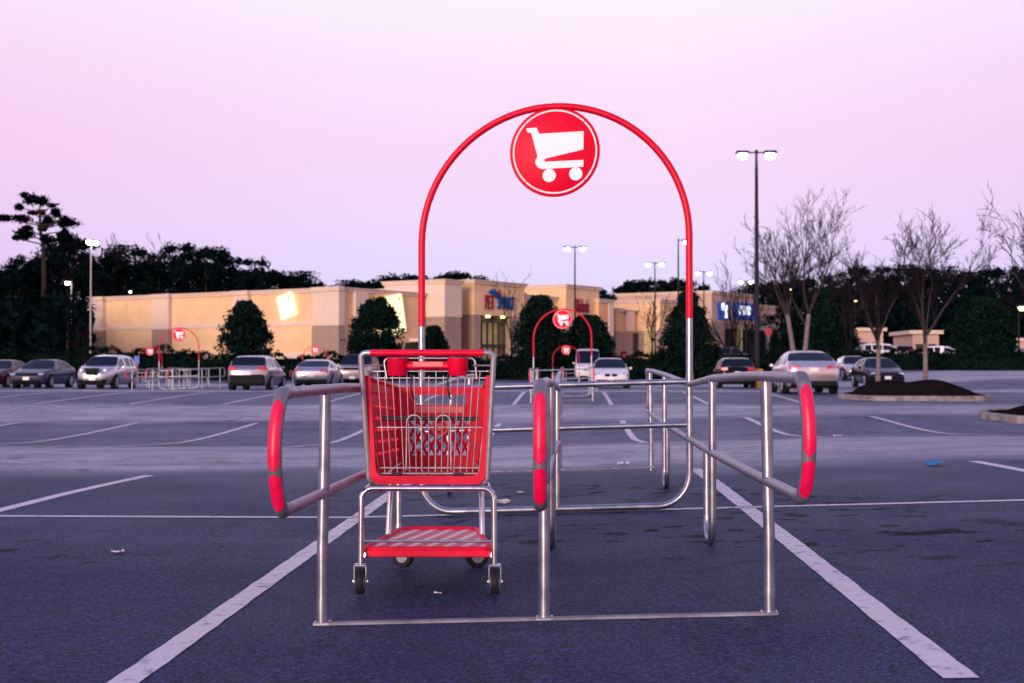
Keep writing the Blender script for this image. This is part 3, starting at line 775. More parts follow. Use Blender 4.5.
car('parked_car', SEDAN, 888, 67.5, navy, 'dark navy saloon car facing us behind the mulch mound with two bare trees', 'front', front_detail='plain')
car('parked_car', SEDAN, 611, 67, white, 'white saloon car facing us with twin dark grille openings and tinted windscreen', 'front', front_detail='twin')
car('parked_van', VAN, 588, 105, white, 'tall white van facing us by the hedge behind the white saloon', 'front')
car('parked_car', WAGON, 92, 64.5, silver, 'tall rounded silver wagon with dark grille facing us at the left', 'front', front_detail='round')
car('parked_car', COUPE, 26, 66.5, slate, 'slate grey saloon car facing us, left of the tall silver wagon', 'front', front_detail='box')
car('parked_car', COUPE, -17, 69, plum, 'dark plum car cut off by the left edge of the picture', 'front')
car('parked_car', dict(HATCH, bd=.47, bh=.44), 247, 59.5, smoke, 'silver crossover with black lower bumper seen from behind, below the round tree', 'rear')
car('parked_car', COUPE, 311, 67, silver, 'low silver saloon seen from behind between the crossover and the off-roader', 'rear')
car('parked_car', SUV, 352, 74, champ, 'pale boxy off-roader facing us, half hidden by the shopping cart', 'front', front_detail='box', roof=M['trim'])
for px, d, pr, pt, fc, lab in (
    (861, 86, SEDAN, silver, 'front', 'silver car just behind the dark navy saloon'),
    (803, 112, HATCH, white, 'rear', 'white car roof showing over the pale silver saloon'),
    (884, 122, SUV, white, 'side', 'white car beyond the right hedge, left of the red car'),
    (906, 126, HATCH, redp, 'rear', 'bright red car parked beyond the right hedge'),
    (944, 124, HATCH, white, 'side', 'white car beyond the right hedge under the bare tree branches'),
    (1004, 128, SUV, silver, 'side', 'silver car beyond the hedge at the right edge of the picture'),
    (699, 126, SEDAN, white, 'side', 'small white car behind the cone shaped evergreen and the hedge'),
    (733, 125, SUV, slate, 'side', 'slate car beyond the hedge in front of the store with the blue panels')):
    car('parked_car', pr, px, d, pt, lab, fc)

# ------------------------------------------------------------------ planted islands
def island(name, pts, hh, mounds, lab):
    """kerbed bed: pts outline (x, y)"""
    P = fillet([(x, y, 0) for x, y in pts], 1.0, 6, True); n = len(P)
    cxy = sum((p for p in P), Vector()) / n
    t = empty(name, (cxy.x, cxy.y, gz(cxy.x, cxy.y)), 0, lab, 'planting bed')
    k = MB(); vs = []
    for off, z in ((0, -.05), (0, .13), (.02, .15), (.15, .15), (.15, .05)):
        for p in P:
            d = (cxy - p); d.normalize(); q = p + d*off; vs.append((q.x - cxy.x, q.y - cxy.y, gz(q.x, q.y) - t.location.z + z))
    k.add(vs, [(r*n+i, r*n+(i+1) % n, (r+1)*n+(i+1) % n, (r+1)*n+i) for r in range(4) for i in range(n)])
    k.build('kerb', M['kerb'], t)
    m = MB(); vs = []; N = 12; rnd = random.Random(4)
    for r in range(N + 1):
        f = 1 - r / N
        for p in P:
            q = cxy + (p - cxy) * f * .965
            z = .10
            for mx, my, mh, mr in mounds: z += mh * math.exp(-(((q.x-mx)/mr)**2 + ((q.y-my)/(mr*.75))**2)) * min(1, (1-f)*4)
            vs.append((q.x - cxy.x, q.y - cxy.y, gz(q.x, q.y) - t.location.z + z + rnd.uniform(0, .03)))
    m.add(vs, [(r*n+i, r*n+(i+1) % n, (r+1)*n+(i+1) % n, (r+1)*n+i) for r in range(N) for i in range(n)])
    m.build('mulch', M['mulch'], t, True)
    return t
island('planting_island', [(8.8, 43.0), (12.5, 42.8), (13.0, 44.5), (12.2, 46.3), (8.8, 46.4), (8.3, 44.6)], .5, [(11.25, 44.5, .46, 1.0), (9.6, 44.6, .38, .9)], 'kerbed bed of dark mulch with two mounds and two bare trees')
island('planting_island', [(9.2, 29.4), (16, 28.8), (16, 33.5), (9.6, 33.4), (8.9, 31.4)], .5, [(11.0, 31.2, .36, 1.3)], 'kerbed mulch bed cut off by the right edge of the picture')

# ------------------------------------------------------------------ bare trees
def bare_tree(label, loc, h, seed, stems=1, fork=.3, spread=.5, bark='barkp', twig_r=.007, trunk_r=.09, levels=4, kids=(4, 4, 3, 2), group=None):
    rnd = random.Random(seed)
    t = empty('bare_tree', loc, 0, label, 'tree', group)
    tb = MB(); cb = MB(); lb_ = MB()
    def wob(p, d, L, r0, r1, n, k, b, seg):
        pts = [Vector(p)]; rs = [r0]; d = Vector(d).normalized()
        for i in range(n):
            d = (d + Vector((rnd.gauss(0, k), rnd.gauss(0, k), rnd.gauss(0, k*.5) + .02))).normalized()
            pts.append(pts[-1] + d*L/n); rs.append(lerp(r0, r1, (i+1)/n))
        b.tube(pts, rs, seg); return pts, rs, d
    def grow(p, d, L, r, lev):
        pts, rs, d2 = wob(p, d, L, r, max(twig_r*.5, r*.35), 5, .075 + .02*lev, lb_ if lev == 1 else cb, 7 if lev < 2 else 4)
        if lev >= levels: return
        n = kids[min(lev, len(kids)-1)]
        for k in range(n):
            f = rnd.uniform(.25, 1.0) if k < n - 1 else 1.0
            i = min(len(pts)-1, int(f*5)); q = pts[i]; base = (pts[i] - pts[max(0, i-1)]).normalized() if i else Vector(d)
            a = rnd.uniform(.30, .75) * spread * 1.6; ax = Matrix.Rotation(rnd.random()*6.28, 3, base) @ base.orthogonal()
            nd = (Matrix.Rotation(a, 3, ax.normalized()) @ base + Vector((0, 0, .18))).normalized()
            grow(q, nd, L*rnd.uniform(.40, .64), max(twig_r, rs[i]*rnd.uniform(.5, .7)), lev + 1)
    for s in range(stems):
        a = 6.28*s/stems + rnd.random(); lean = .10 if stems > 1 else .03
        d = Vector((math.cos(a)*lean, math.sin(a)*lean, 1))
        pts, rs, d2 = wob((math.cos(a)*.08*(stems > 1), math.sin(a)*.08*(stems > 1), -.1), d, h*fork, trunk_r, trunk_r*.72, 5, .03, tb, 10)
        nl = 5 if stems == 1 else 4
        for k in range(nl):
            b = 6.28*k/nl + rnd.random()*.7; sp = spread*rnd.uniform(.55, 1.1)
            if k == nl - 1: sp = .10
            nd = Vector((math.cos(b)*sp, math.sin(b)*sp, 1)).normalized()
            i = len(pts)-1 - (k % 2)
            grow(pts[i], nd, h*(1-fork)*rnd.uniform(.50, .68), trunk_r*rnd.uniform(.42, .6), 1)
    tb.build('trunk', M[bark], t, True); lb_.build('limbs', M['barkm' if bark == 'barkp' else 'bark'], t, True, fix=False); cb.build('crown', M['bark'], t, True, fix=False)
    return t
def gp(px, d, dz=0):
    x, y = at(px, d); return (x, y, gz(x, y) + dz)
bare_tree('bare young tree with pale trunk on the right mound of the mulch bed', gp(925, 44.3, .45), 5.3, 21, 1, .30, .60, twig_r=.0065, trunk_r=.085, levels=5, kids=(6, 5, 5, 4, 3))
bare_tree('slender bare tree with pale trunk in front of the dark navy saloon', gp(878, 44.3, .36), 4.5, 33, 1, .34, .42, twig_r=.006, trunk_r=.080, levels=5, kids=(6, 5, 5, 4, 2))
bare_tree('tallest bare tree with two pale stems behind the pale silver saloon', gp(800, 74), 9.3, 8, 2, .42, .56, twig_r=.010, trunk_r=.15, levels=5, kids=(6, 5, 5, 4, 3))
bare_tree('bare tree reaching in from the right edge above the cut off mulch bed', gp(1056, 31.4, .2), 5.3, 52, 1, .28, .75, twig_r=.006, trunk_r=.09, levels=5, kids=(6, 5, 5, 4, 2))
bare_tree('bare twiggy tree in front of the store with the blue panels', gp(733, 104), 8.4, 61, 2, .28, .45, bark='bark', twig_r=.018, trunk_r=.12)
bare_tree('bare tree just left of the tall dark light pole', gp(752, 92), 7.4, 64, 1, .30, .5, bark='bark', twig_r=.016, trunk_r=.11)
bare_tree('small bare tree before the beige store wall right of the red lettering', gp(652, 128), 7.2, 66, 1, .30, .5, bark='bark', twig_r=.02, trunk_r=.11)
bare_tree('bare spindly tree among dark woods left of the long beige wall', gp(84, 107), 4.4, 71, 1, .3, .4, bark='bark', twig_r=.014, trunk_r=.05, kids=(4, 3, 3, 2))
bare_tree('bare tree before the red and blue store lettering', gp(512, 138), 8.6, 72, 1, .3, .6, bark='bark', twig_r=.02, trunk_r=.11, levels=3)
bare_tree('bare tree in the dark woods behind the slender bare tree', gp(848, 118), 10.5, 73, 2, .3, .5, bark='bark', twig_r=.02, trunk_r=.13)

# ------------------------------------------------------------------ leafy evergreens
def leafy(name, label, loc, h, w, seed, shape='oval', n=46, per=120, leaf=.20, m='leaf', trunk=.12, base=.12, group=None):
    rnd = random.Random(seed); t = empty(name, loc, rnd.random()*6, label, 'tree', group)
    b = MB(); z0 = h*base
    for k in range(int(n*1.9)):
        f = rnd.random()**.85; z = z0 + (h - z0)*f
        if shape == 'cone': rad = (1 - f)**.8*.98 + .04
        elif shape == 'oval': rad = (math.sin(PI*min(1, .17 + f*.78)))**.75
        else: rad = math.sin(PI*(.08 + .88*f))**.6
        rr = w/2*.90*rad*math.sqrt(rnd.uniform(.10, 1)); a = rnd.random()*6.28
        c = Vector((rr*math.cos(a), rr*math.sin(a), z)); s = w*rnd.uniform(.10, .17)*(.55 + .45*rad)
        for _ in range(per):
            g = Vector((rnd.gauss(0,1), rnd.gauss(0,1), rnd.gauss(0,.8))); g = g.normalized()*(s*rnd.random()**.45)
            q = c + g
            if .05 < q.z < h*1.03: b.leaf(q, leaf*rnd.uniform(.6, 1.2), rnd)
    for k in range(int(n*3)):
        f = rnd.uniform(.08, .98); z = z0 + (h - z0)*f
        rad = ((1 - f)**.8*.98 + .04) if shape == 'cone' else (math.sin(PI*min(1, .17 + f*.78)))**.75
        a = rnd.random()*6.28; rr = w/2*rad*rnd.uniform(.92, 1.10)
        for _ in range(9): b.leaf((rr*math.cos(a) + rnd.gauss(0, leaf*.9), rr*math.sin(a) + rnd.gauss(0, leaf*.9), z + rnd.gauss(0, leaf*.9)), leaf*rnd.uniform(.5, 1), rnd)
    b.build('crown', M[m], t, fix=False)
    tr = MB(); tr.tube([(0, 0, -.2), (.03, 0, h*.3), (0, .02, h*.8)], [trunk, trunk*.8, trunk*.25], 8)
    for k in range(8):
        a = rnd.random()*6.28; zz = h*rnd.uniform(.2, .7); tr.tube([(0, 0, zz), (w*.3*math.cos(a), w*.3*math.sin(a), zz + h*.12)], [trunk*.4, trunk*.12], 5)
    tr.build('trunk', M['barkd'], t, True)
    return t
def leafy_px(label, px, d, ytop, wpx, seed, shape='oval', **kw):
    x, y = at(px, d); z0 = gz(x, y); zt = z_at(ytop, x, y); return leafy('evergreen_tree', label, (x, y, z0), zt - z0, wpx*d/F, seed, shape, **kw)
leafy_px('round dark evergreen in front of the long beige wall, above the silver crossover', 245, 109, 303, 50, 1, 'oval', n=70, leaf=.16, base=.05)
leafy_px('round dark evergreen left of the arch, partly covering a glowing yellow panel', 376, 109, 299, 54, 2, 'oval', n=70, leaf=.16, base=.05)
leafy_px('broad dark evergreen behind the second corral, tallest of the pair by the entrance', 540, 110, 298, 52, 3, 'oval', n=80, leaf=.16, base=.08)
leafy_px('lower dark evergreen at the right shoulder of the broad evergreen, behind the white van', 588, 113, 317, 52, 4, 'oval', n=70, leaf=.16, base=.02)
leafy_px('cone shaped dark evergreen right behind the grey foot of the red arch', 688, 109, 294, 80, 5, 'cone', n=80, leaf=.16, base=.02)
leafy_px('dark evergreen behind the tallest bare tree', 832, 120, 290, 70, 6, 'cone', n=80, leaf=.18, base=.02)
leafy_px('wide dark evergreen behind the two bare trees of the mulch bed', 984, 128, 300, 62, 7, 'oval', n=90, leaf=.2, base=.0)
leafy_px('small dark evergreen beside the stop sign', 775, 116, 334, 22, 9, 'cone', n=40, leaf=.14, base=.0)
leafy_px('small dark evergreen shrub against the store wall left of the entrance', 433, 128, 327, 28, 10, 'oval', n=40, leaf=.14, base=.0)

# hedges
def hedge(label, px0, px1, d, ytop, deep=1.6, seed=0, d1=None):
    rnd = random.Random(seed); d1 = d1 or d
    x0, y0 = at(px0, d); x1, y1 = at(px1, d1); L = math.hypot(x1-x0, y1-y0); zb = gz((x0+x1)/2, (y0+y1)/2)
    t = empty('hedge', ((x0+x1)/2, (y0+y1)/2, zb), math.atan2(y1-y0, x1-x0), label, 'hedge')
    h = z_at(ytop, (x0+x1)/2, (y0+y1)/2) - zb
    b = MB()
    for k in range(int(L*190)):
        u = rnd.uniform(-.5, .5)*L; hh = h*(1 + .10*math.sin(u*1.3 + seed) + .07*math.sin(u*3.1))
        r = rnd.random()
        if r < .5: p = (u, -deep/2 + abs(rnd.gauss(0, .10)) + .06*math.sin(u*4), rnd.uniform(-.1, hh))
        elif r < .85: p = (u, rnd.uniform(-deep/2, deep/2), hh + rnd.gauss(-.05, .09))
        else: p = (u, deep/2 - abs(rnd.gauss(0, .12)), rnd.uniform(0, hh))
        b.leaf(p, rnd.uniform(.09, .19), rnd)
    fo = b.build('foliage', M['hedge'], t, fix=False)
    c = MB(); c.box((0, .05, h*.44), (L - .3, deep - .45, h*.88)); c.build('inner_branches', M['hedge'], t)
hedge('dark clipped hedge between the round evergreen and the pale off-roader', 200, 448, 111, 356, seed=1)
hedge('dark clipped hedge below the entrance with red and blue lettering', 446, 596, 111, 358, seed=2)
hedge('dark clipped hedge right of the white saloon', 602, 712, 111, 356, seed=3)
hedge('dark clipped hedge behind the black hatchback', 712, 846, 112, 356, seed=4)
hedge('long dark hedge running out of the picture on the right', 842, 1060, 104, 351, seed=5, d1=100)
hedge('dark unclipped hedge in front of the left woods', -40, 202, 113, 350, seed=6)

# ------------------------------------------------------------------ woods
def far_proto(kind, seed):
    rnd = random.Random(seed); h = 20.0
    b = MB(); tr = MB()
    if kind == 'pine':
        for k in range(34):
            f = rnd.uniform(.42, 1); z = h*f; rad = 3.4*math.sin(PI*min(1, .15 + (f-.42)/.58*.85))**.7
            a = rnd.random()*6.28; rr = rad*math.sqrt(rnd.random()); c = Vector((rr*math.cos(a), rr*math.sin(a), z - .3)); sx = rnd.uniform(.9, 1.8)
            tr.tube([(0, 0, z - 1.2), tuple(c)], [.10, .03], 4)
            for _ in range(75):
                g = Vector((rnd.gauss(0, .5)*sx, rnd.gauss(0, .5)*sx, rnd.gauss(0, .30)*sx)); q = c + g
                b.leaf((q.x, q.y, min(q.z, h)), rnd.uniform(.16, .34), rnd)
    elif kind == 'round':
        for k in range(52):
            f = rnd.uniform(.02, 1); z = h*f; rad = 4.6*math.sin(PI*min(1, .12 + f*.80))**.6
            a = rnd.random()*6.28; rr = rad*math.sqrt(rnd.random()); c = Vector((rr*math.cos(a), rr*math.sin(a), min(z, h-1)))
            s = rnd.uniform(.8, 1.7)
            for _ in range(80):
                g = Vector((rnd.gauss(0, 1), rnd.gauss(0, 1), rnd.gauss(0, .8))).normalized()*s*rnd.random()**.5; q = c + g
                b.leaf((q.x, q.y, max(.1, q.z)), rnd.uniform(.2, .42), rnd)
    t = empty('woodland_tree')
    b.build('crown', M['wood_l' if kind == 'round' else 'needle'], t, fix=False)
    tr.tube([(0, 0, -1), (.1, 0, h*.5), (0, .1, h*.95)], [.28, .2, .05], 7); tr.build('trunk', M['barkd'], t, True)
    return t
def far_bare(seed):
    t = bare_tree('', (0, 0, 0), 20, seed, 1, .25, .45, bark='bark', twig_r=.045, trunk_r=.25, kids=(5, 5, 4, 3)); t.name = 'woodland_tree'
    return t
protos = [far_proto('pine', 1), far_proto('pine', 2), far_proto('round', 3), far_proto('round', 4), far_proto('round', 5), far_bare(6)]
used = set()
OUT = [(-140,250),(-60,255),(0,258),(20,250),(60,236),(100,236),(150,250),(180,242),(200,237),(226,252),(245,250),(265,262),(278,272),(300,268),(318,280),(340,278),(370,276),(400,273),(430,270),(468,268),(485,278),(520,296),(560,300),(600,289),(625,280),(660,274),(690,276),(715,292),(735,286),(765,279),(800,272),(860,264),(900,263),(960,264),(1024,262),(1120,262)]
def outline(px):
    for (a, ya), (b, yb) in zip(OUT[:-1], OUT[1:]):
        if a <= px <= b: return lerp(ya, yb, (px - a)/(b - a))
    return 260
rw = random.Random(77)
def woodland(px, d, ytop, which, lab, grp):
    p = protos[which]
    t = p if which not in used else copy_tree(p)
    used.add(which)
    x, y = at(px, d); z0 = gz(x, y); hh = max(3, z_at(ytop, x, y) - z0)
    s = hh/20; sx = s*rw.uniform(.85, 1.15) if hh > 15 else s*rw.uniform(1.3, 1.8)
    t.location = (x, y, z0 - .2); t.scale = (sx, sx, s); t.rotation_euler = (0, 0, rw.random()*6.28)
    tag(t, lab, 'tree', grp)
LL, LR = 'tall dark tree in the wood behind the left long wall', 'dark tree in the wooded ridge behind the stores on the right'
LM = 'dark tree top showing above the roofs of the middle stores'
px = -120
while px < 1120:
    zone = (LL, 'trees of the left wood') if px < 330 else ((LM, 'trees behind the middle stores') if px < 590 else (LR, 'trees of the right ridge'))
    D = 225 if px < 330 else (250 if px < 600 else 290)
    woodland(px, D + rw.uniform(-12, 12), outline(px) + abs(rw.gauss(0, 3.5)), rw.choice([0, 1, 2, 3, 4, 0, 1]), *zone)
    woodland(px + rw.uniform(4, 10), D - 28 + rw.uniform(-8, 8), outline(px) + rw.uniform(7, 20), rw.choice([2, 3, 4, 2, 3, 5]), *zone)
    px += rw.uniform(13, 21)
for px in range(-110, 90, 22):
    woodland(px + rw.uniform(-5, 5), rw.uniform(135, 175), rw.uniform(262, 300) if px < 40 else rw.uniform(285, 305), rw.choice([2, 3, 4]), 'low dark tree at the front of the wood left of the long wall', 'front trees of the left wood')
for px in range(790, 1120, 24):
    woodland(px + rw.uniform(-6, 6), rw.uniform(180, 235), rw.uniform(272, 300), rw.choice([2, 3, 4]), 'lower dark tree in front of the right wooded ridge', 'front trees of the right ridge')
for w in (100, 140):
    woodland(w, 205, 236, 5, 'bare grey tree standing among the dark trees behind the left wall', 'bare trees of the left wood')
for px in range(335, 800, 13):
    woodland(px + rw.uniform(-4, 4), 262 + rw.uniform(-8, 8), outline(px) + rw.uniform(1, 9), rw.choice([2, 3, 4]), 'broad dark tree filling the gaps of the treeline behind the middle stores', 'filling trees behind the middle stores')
# undergrowth closing the foot of the woods
ug = MB(); ru = random.Random(3)
def under(px0, px1, d0, d1, y0, y1, n):
    for _ in range(n):
        px = ru.uniform(px0, px1); d = ru.uniform(d0, d1); x, y = at(px, d); z = gz(x, y)
        ug.leaf((x, y, ru.uniform(z, max(z + .5, z_at(ru.uniform(y0, y1), x, y)))), ru.uniform(.35, .8), ru)
under(-150, 92, 140, 200, 290, 360, 9000); under(780, 1130, 190, 260, 295, 350, 12000); under(560, 800, 230, 270, 300, 340, 5000)
tag(ug.build('undergrowth', M['wood_l'], fix=False), 'dark tangled undergrowth at the foot of the woods', 'undergrowth', kind='stuff')

# the tall pine that stands clear of the left wood
def lone_pine():
    d = 185; x, y = at(43, d); z0 = gz(x, y); k = d/F/5.94           # metres per crop pixel
    t = empty('pine_tree', (x, y, z0), 0, 'tall gaunt pine with layered clumps rising above the left wood', 'tree')
    zz = lambda cy: z_at(185 + cy/5.94, x, y) - z0
    xx = lambda cxp: (cxp - 262)*k
    b = MB(); tr = MB(); rnd = random.Random(5)
    tr.tube([(xx(262), 0, -.5), (xx(266), 0, zz(520)), (xx(258), .1, zz(350)), (xx(240), 0, zz(270)), (xx(236), .1, zz(150)), (xx(238), 0, zz(95))], [.36, .32, .28, .22, .14, .05], 8)
    for (cxp, cyp, w, h) in ((180,80,40,30),(250,95,38,28),(120,130,24,20),(60,205,44,20),(120,195,44,24),(185,158,32,13),(235,158,26,16),(256,207,30,32),(310,155,24,30),(342,128,22,11),(400,225,56,26),(372,205,20,22),(240,245,26,26),(140,285,46,38),(200,262,26,14),(352,262,16,20),(320,330,36,26),(430,318,44,36),(160,60,24,14),(112,315,22,16),(430,215,24,22)):
        dy = rnd.uniform(-2.5, 2.5)
        tr.tube([(xx(240), 0, zz(cyp + 34)), (xx(cxp)*.6 + xx(240)*.4, dy*.5, zz(cyp + 16)), (xx(cxp), dy, zz(cyp + 4))], [.10, .07, .03], 5)
        for _ in range(int(w*h*.5)):
            b.leaf((xx(cxp) + rnd.gauss(0, w*k*.50), dy + rnd.gauss(0, w*k*.45), zz(cyp) + rnd.gauss(0, h*k*.40)), rnd.uniform(.14, .30), rnd)
    b.build('crown', M['needle'], t, fix=False); tr.build('trunk', M['barkd'], t, True)
lone_pine()

# ------------------------------------------------------------------ stores: one long facade receding to the right
O = Vector((-23.6, 146.0)); A2 = Vector((.53, .848)).normalized(); N2 = Vector((A2.y, -A2.x)); ROT = math.atan2(A2.y, A2.x)
def pt(t, p): q = O + A2*t + N2*p; return q
def t_of(px, p=0):
    k = (px - 512)/F; a, b = CY + k*SY, SY - k*CY; base = O + N2*p
    return -(base.x*a + base.y*b)/(A2.x*a + A2.y*b)
def zf(py, t, p=0): q = pt(t, p); return z_at(py, q.x, q.y)
GZ = 1.75
def store(label, t0, name='store_building', cat='store'):
    q = pt(t0, 0); e = empty(name, (q.x, q.y, GZ), ROT, label, cat); e['t0'] = t0; return e
# local axes of a store: x along the facade, -y outward
def blk(b, S, t0, t1, p0, p1, z0, z1):
    t0, t1 = t0 - S['t0'], t1 - S['t0']; b.box(((t0+t1)/2, -(p0+p1)/2, (z0+z1)/2 - GZ), (t1-t0, p1-p0, z1-z0))
def volume(S, t0, t1, p0, p1, zsplit, ztop, up='peach', low='stone', capm='cap', over=.18, zlow=GZ - .6, end_up=None):
    b = MB(); blk(b, S, t0, t1, p0, p1, zsplit, ztop - .45); b.build('upper_wall', M[up], S)
    if zsplit > zlow + .1:
        b = MB(); blk(b, S, t0 + .05, t1 - .05, p0, p1 - .05, zlow, zsplit - .004); b.build('lower_wall', M[low], S)
    b = MB(); blk(b, S, t0 - over, t1 + over, p0 - over, p1 + over, ztop - .446, ztop - .14); blk(b, S, t0 - over - .12, t1 + over + .12, p0 - over - .12, p1 + over + .12, ztop - .138, ztop)
    b.build('parapet', M[capm], S)

# store with the long wall facing us (t = 0 side) ------------------------------------------------
S = store('long beige store with pale pilasters and a blank wall facing us at left', 0)
TA = t_of(424); ztop = zf(287, 0)
PL = -((O.x*(CY + (91 - 512)/F*SY) + O.y*(SY - (91 - 512)/F*CY))/(N2.x*(CY + (91 - 512)/F*SY) + N2.y*(SY - (91 - 512)/F*CY)))
volume(S, 0, TA, PL, 0, GZ + .02, ztop, zlow=GZ)
b = MB(); blk(b, S, -.10, -.002, PL, 0, 5.35, 5.80); b.build('wall_band', M['pale'], S)
b = MB(); blk(b, S, -.14, -.003, PL, 0, GZ - .4, GZ + .75); b.build('wall_base', M['pale'], S)
def p_of(px):   # position along the t = 0 wall for an image column
    k = (px - 512)/F; a, c = CY + k*SY, SY - k*CY; return -(O.x*a + O.y*c)/(N2.x*a + N2.y*c)
for pa, pb in ((91, 106), (156, 172), (236, 251), (318, 338)):
    p0, p1 = p_of(pa), p_of(pb)
    zs = 5.30
    pr = .55 if pa != 318 else .9
    b = MB(); blk(b, S, -pr, -.004, p0, p1 + (0 if pa != 318 else .9), zs, ztop - .45); q = b.build('pilaster', M['pale'], S)
    b = MB(); blk(b, S, -pr - .04, -.004, p0 - .02, p1 + .02 + (0 if pa != 318 else .9), GZ - .4, zs - .004); b.build('pilaster_base', M['stone'], q)
    b = MB(); blk(b, S, -pr - .16, -.2, p0 - .12, p1 + .12 + (0 if pa != 318 else .9), ztop - .44, ztop + .02); b.build('pilaster_cap', M['cap'], q)
for pp in (-10.5, -17.5, -25.5, -33.0):
    b = MB(); blk(b, S, -.012, -.003, pp - .03, pp + .03, 5.81, ztop - .46); b.build('control_joint', M['peachd'], S)
b = MB(); blk(b, S, t_of(409), t_of(418), .01, 1.6, zf(342, TA), zf(339, TA)); b.build('canopy', M['cap'], S)
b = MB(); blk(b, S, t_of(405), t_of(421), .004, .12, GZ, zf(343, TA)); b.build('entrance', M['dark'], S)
b = MB(); blk(b, S, t_of(352), t_of(365), .004, .5, GZ + 3.5, ztop - .46); b.build('pilaster', M['pale'], S)

def tag_sign(label, centre, u, n, w, h, tilt):
    e = empty('glowing_panel', centre, 0, label, 'sign'); u = Vector(u).normalized(); v = Vector((0, 0, 1)); n = Vector(n).normalized()
    c, s = math.cos(tilt), math.sin(tilt); uu, vv = u*c + v*s, v*c - u*s
    poly = [(p.x, p.y) for p in fillet([(-w/2, -h/2, 0), (w/2, -h/2, 0), (w/2, h/2, 0), (-w/2 + .45*0, h/2, 0)], .25, 4, True)]
    b = MB(); b.prism(poly, -n*0.0, uu, vv, .28 if uu.cross(vv).dot(n) > 0 else -.28); b.build('face', M['tag'], e)
    q = MB(); q.lathe([(.16, 0), (.16, .02)], uu*(w/2 - .55) + vv*(h/2 - .5) + n*.285, n, 14); q.build('tag_hole', M['peachd'], e)
pw = p_of(288); q = pt(0, pw); zc = z_at(306, q.x, q.y)
nL = Vector((-A2.x, -A2.y, 0)); uL = Vector((N2.x, N2.y, 0))
tag_sign('glowing pale yellow tilted panel on the long beige wall', (q.x + nL.x*.06, q.y + nL.y*.06, zc), uL, nL, 2.25, 2.55, R(17))
ta = t_of(388.5); q = pt(ta, .06); zc = z_at(316, q.x, q.y)
tag_sign('glowing yellow tilted panel on the facade half behind the round evergreen', (q.x, q.y, zc), (A2.x, A2.y, 0), (N2.x, N2.y, 0), 4.6, 4.2, R(12))

# middle store with the red and blue lettering ----------------------------------------------------
tB = t_of(424); S = store('peach store with tower, glass entrance and red and blue lettering', tB)
tt = t_of(447, 2.6); te = t_of(426, 0)
volume(S, te, te + 3.2, -6, 2.6, zf(317, te), zf(279.5, te, 1), up='pale')
volume(S, te + 3.3, t_of(524), -14, .0, zf(314, t_of(452)), zf(287, t_of(452)), up='peachd', low='stone')
P1 = 2.4; ts = t_of(474, P1); tend = t_of(524.5, P1)
zs = zf(314.5, ts, P1); zt_ = zf(279.3, ts, P1)
b = MB(); blk(b, S, ts, tend, .02, P1, zs, zt_ - .45); b.build('upper_wall', M['peach'], S)
b = MB(); blk(b, S, ts - .2, tend + .2, -.4, P1 + .2, zt_ - .446, zt_ - .15); blk(b, S, ts - .34, tend + .34, -.5, P1 + .34, zt_ - .148, zt_); b.build('parapet', M['cap'], S)
t1 = t_of(481, P1); t2 = t_of(507, P1 - .6)
b = MB(); blk(b, S, ts + .05, t1, .05, P1 - .06, GZ - .6, zs - .004); b.build('pier', M['stone'], S); b = MB(); blk(b, S, t2, tend - .05, .05, P1 - .06, GZ - .6, zs - .004); b.build('pier', M['stone'], S)
b = MB(); blk(b, S, t1 + .02, t2 - .02, .35, .40, GZ, zs - .01); b.build('lit_interior', M['litwin'], S)
for k in range(6):
    tk = lerp(t1 + .2, t2 - .2, k/5); b = MB(); blk(b, S, tk - .07, tk + .07, P1 - 1.0, P1 - .8, GZ, zs - .02); b.build('mullion', M['dark'], S)
b = MB(); blk(b, S, t1 + .03, t2 - .03, P1 - 1.05, P1 - .75, GZ + 1.5, GZ + 1.9); blk(b, S, t1 + .03, t2 - .03, P1 - 1.06, P1 - .74, zs - .8, zs - .03); b.build('transom', M['dark'], S)
for k in (0, 1): 
    tk = lerp(t1, t2, .3 + .5*k); b = MB(); blk(b, S, tk - .2, tk + .2, P1 - .5, P1 - .15, zs - .22, zs - .02); b.build('downlight', M['warmlamp'], S)
b = MB(); tk = t_of(449.5, 0); blk(b, S, tk, tk + 2.4, .003, .06, zf(309.5, tk), zf(305.5, tk)); b.build('vent', M['dark'], S)

def fac_matrix(t, p, z): 
    q = pt(t, p); return Matrix.Translation((q.x, q.y, z)) @ Matrix.Rotation(ROT, 4, 'Z') @ Matrix.Rotation(PI/2, 4, 'X')
tc_ = t_of(487, P1); q = pt(tc_, P1)
sg = empty('store_sign', (q.x, q.y, zf(303, tc_, P1)), 0, 'red and blue lettering with a small dark ribbon above the store entrance', 'sign')
loc = Matrix.Translation(-Vector(sg.location))
tP, tS = t_of(484.3, P1), t_of(496.3, P1); tE = t_of(515, P1)
hP = 2.15
text_mesh('lettering', 'PET', hP*1.12, M['letred'], sg, loc @ fac_matrix(tP, P1 + .10, zf(309, tP, P1)), .10, (tS - tP - .15)/(hP*1.12*1.95), 'LEFT', bold=0)
text_mesh('lettering', 'SMART', 2.2, M['letblue'], sg, loc @ fac_matrix(tS + .1, P1 + .10, zf(309, tS, P1)), .10, (tE - tS)/(2.2*3.45), 'LEFT', bold=0)
b = MB(); t_a = t_of(489, P1); arc = []
for k in range(13):
    u = k/12; tq = lerp(t_of(488.3, P1), t_of(496.5, P1), u); w = pt(tq, P1 + .14); arc.append(Vector((w.x, w.y, zf(lerp(292.5, 296.5, u) - 2.6*math.sin(PI*min(1, u*1.15)), tq, P1))) - Vector(sg.location))
b.tube(arc, [.12 + .22*math.sin(PI*k/12*.9) for k in range(13)], 8); b.build('ribbon', M['letblue'], sg, True)
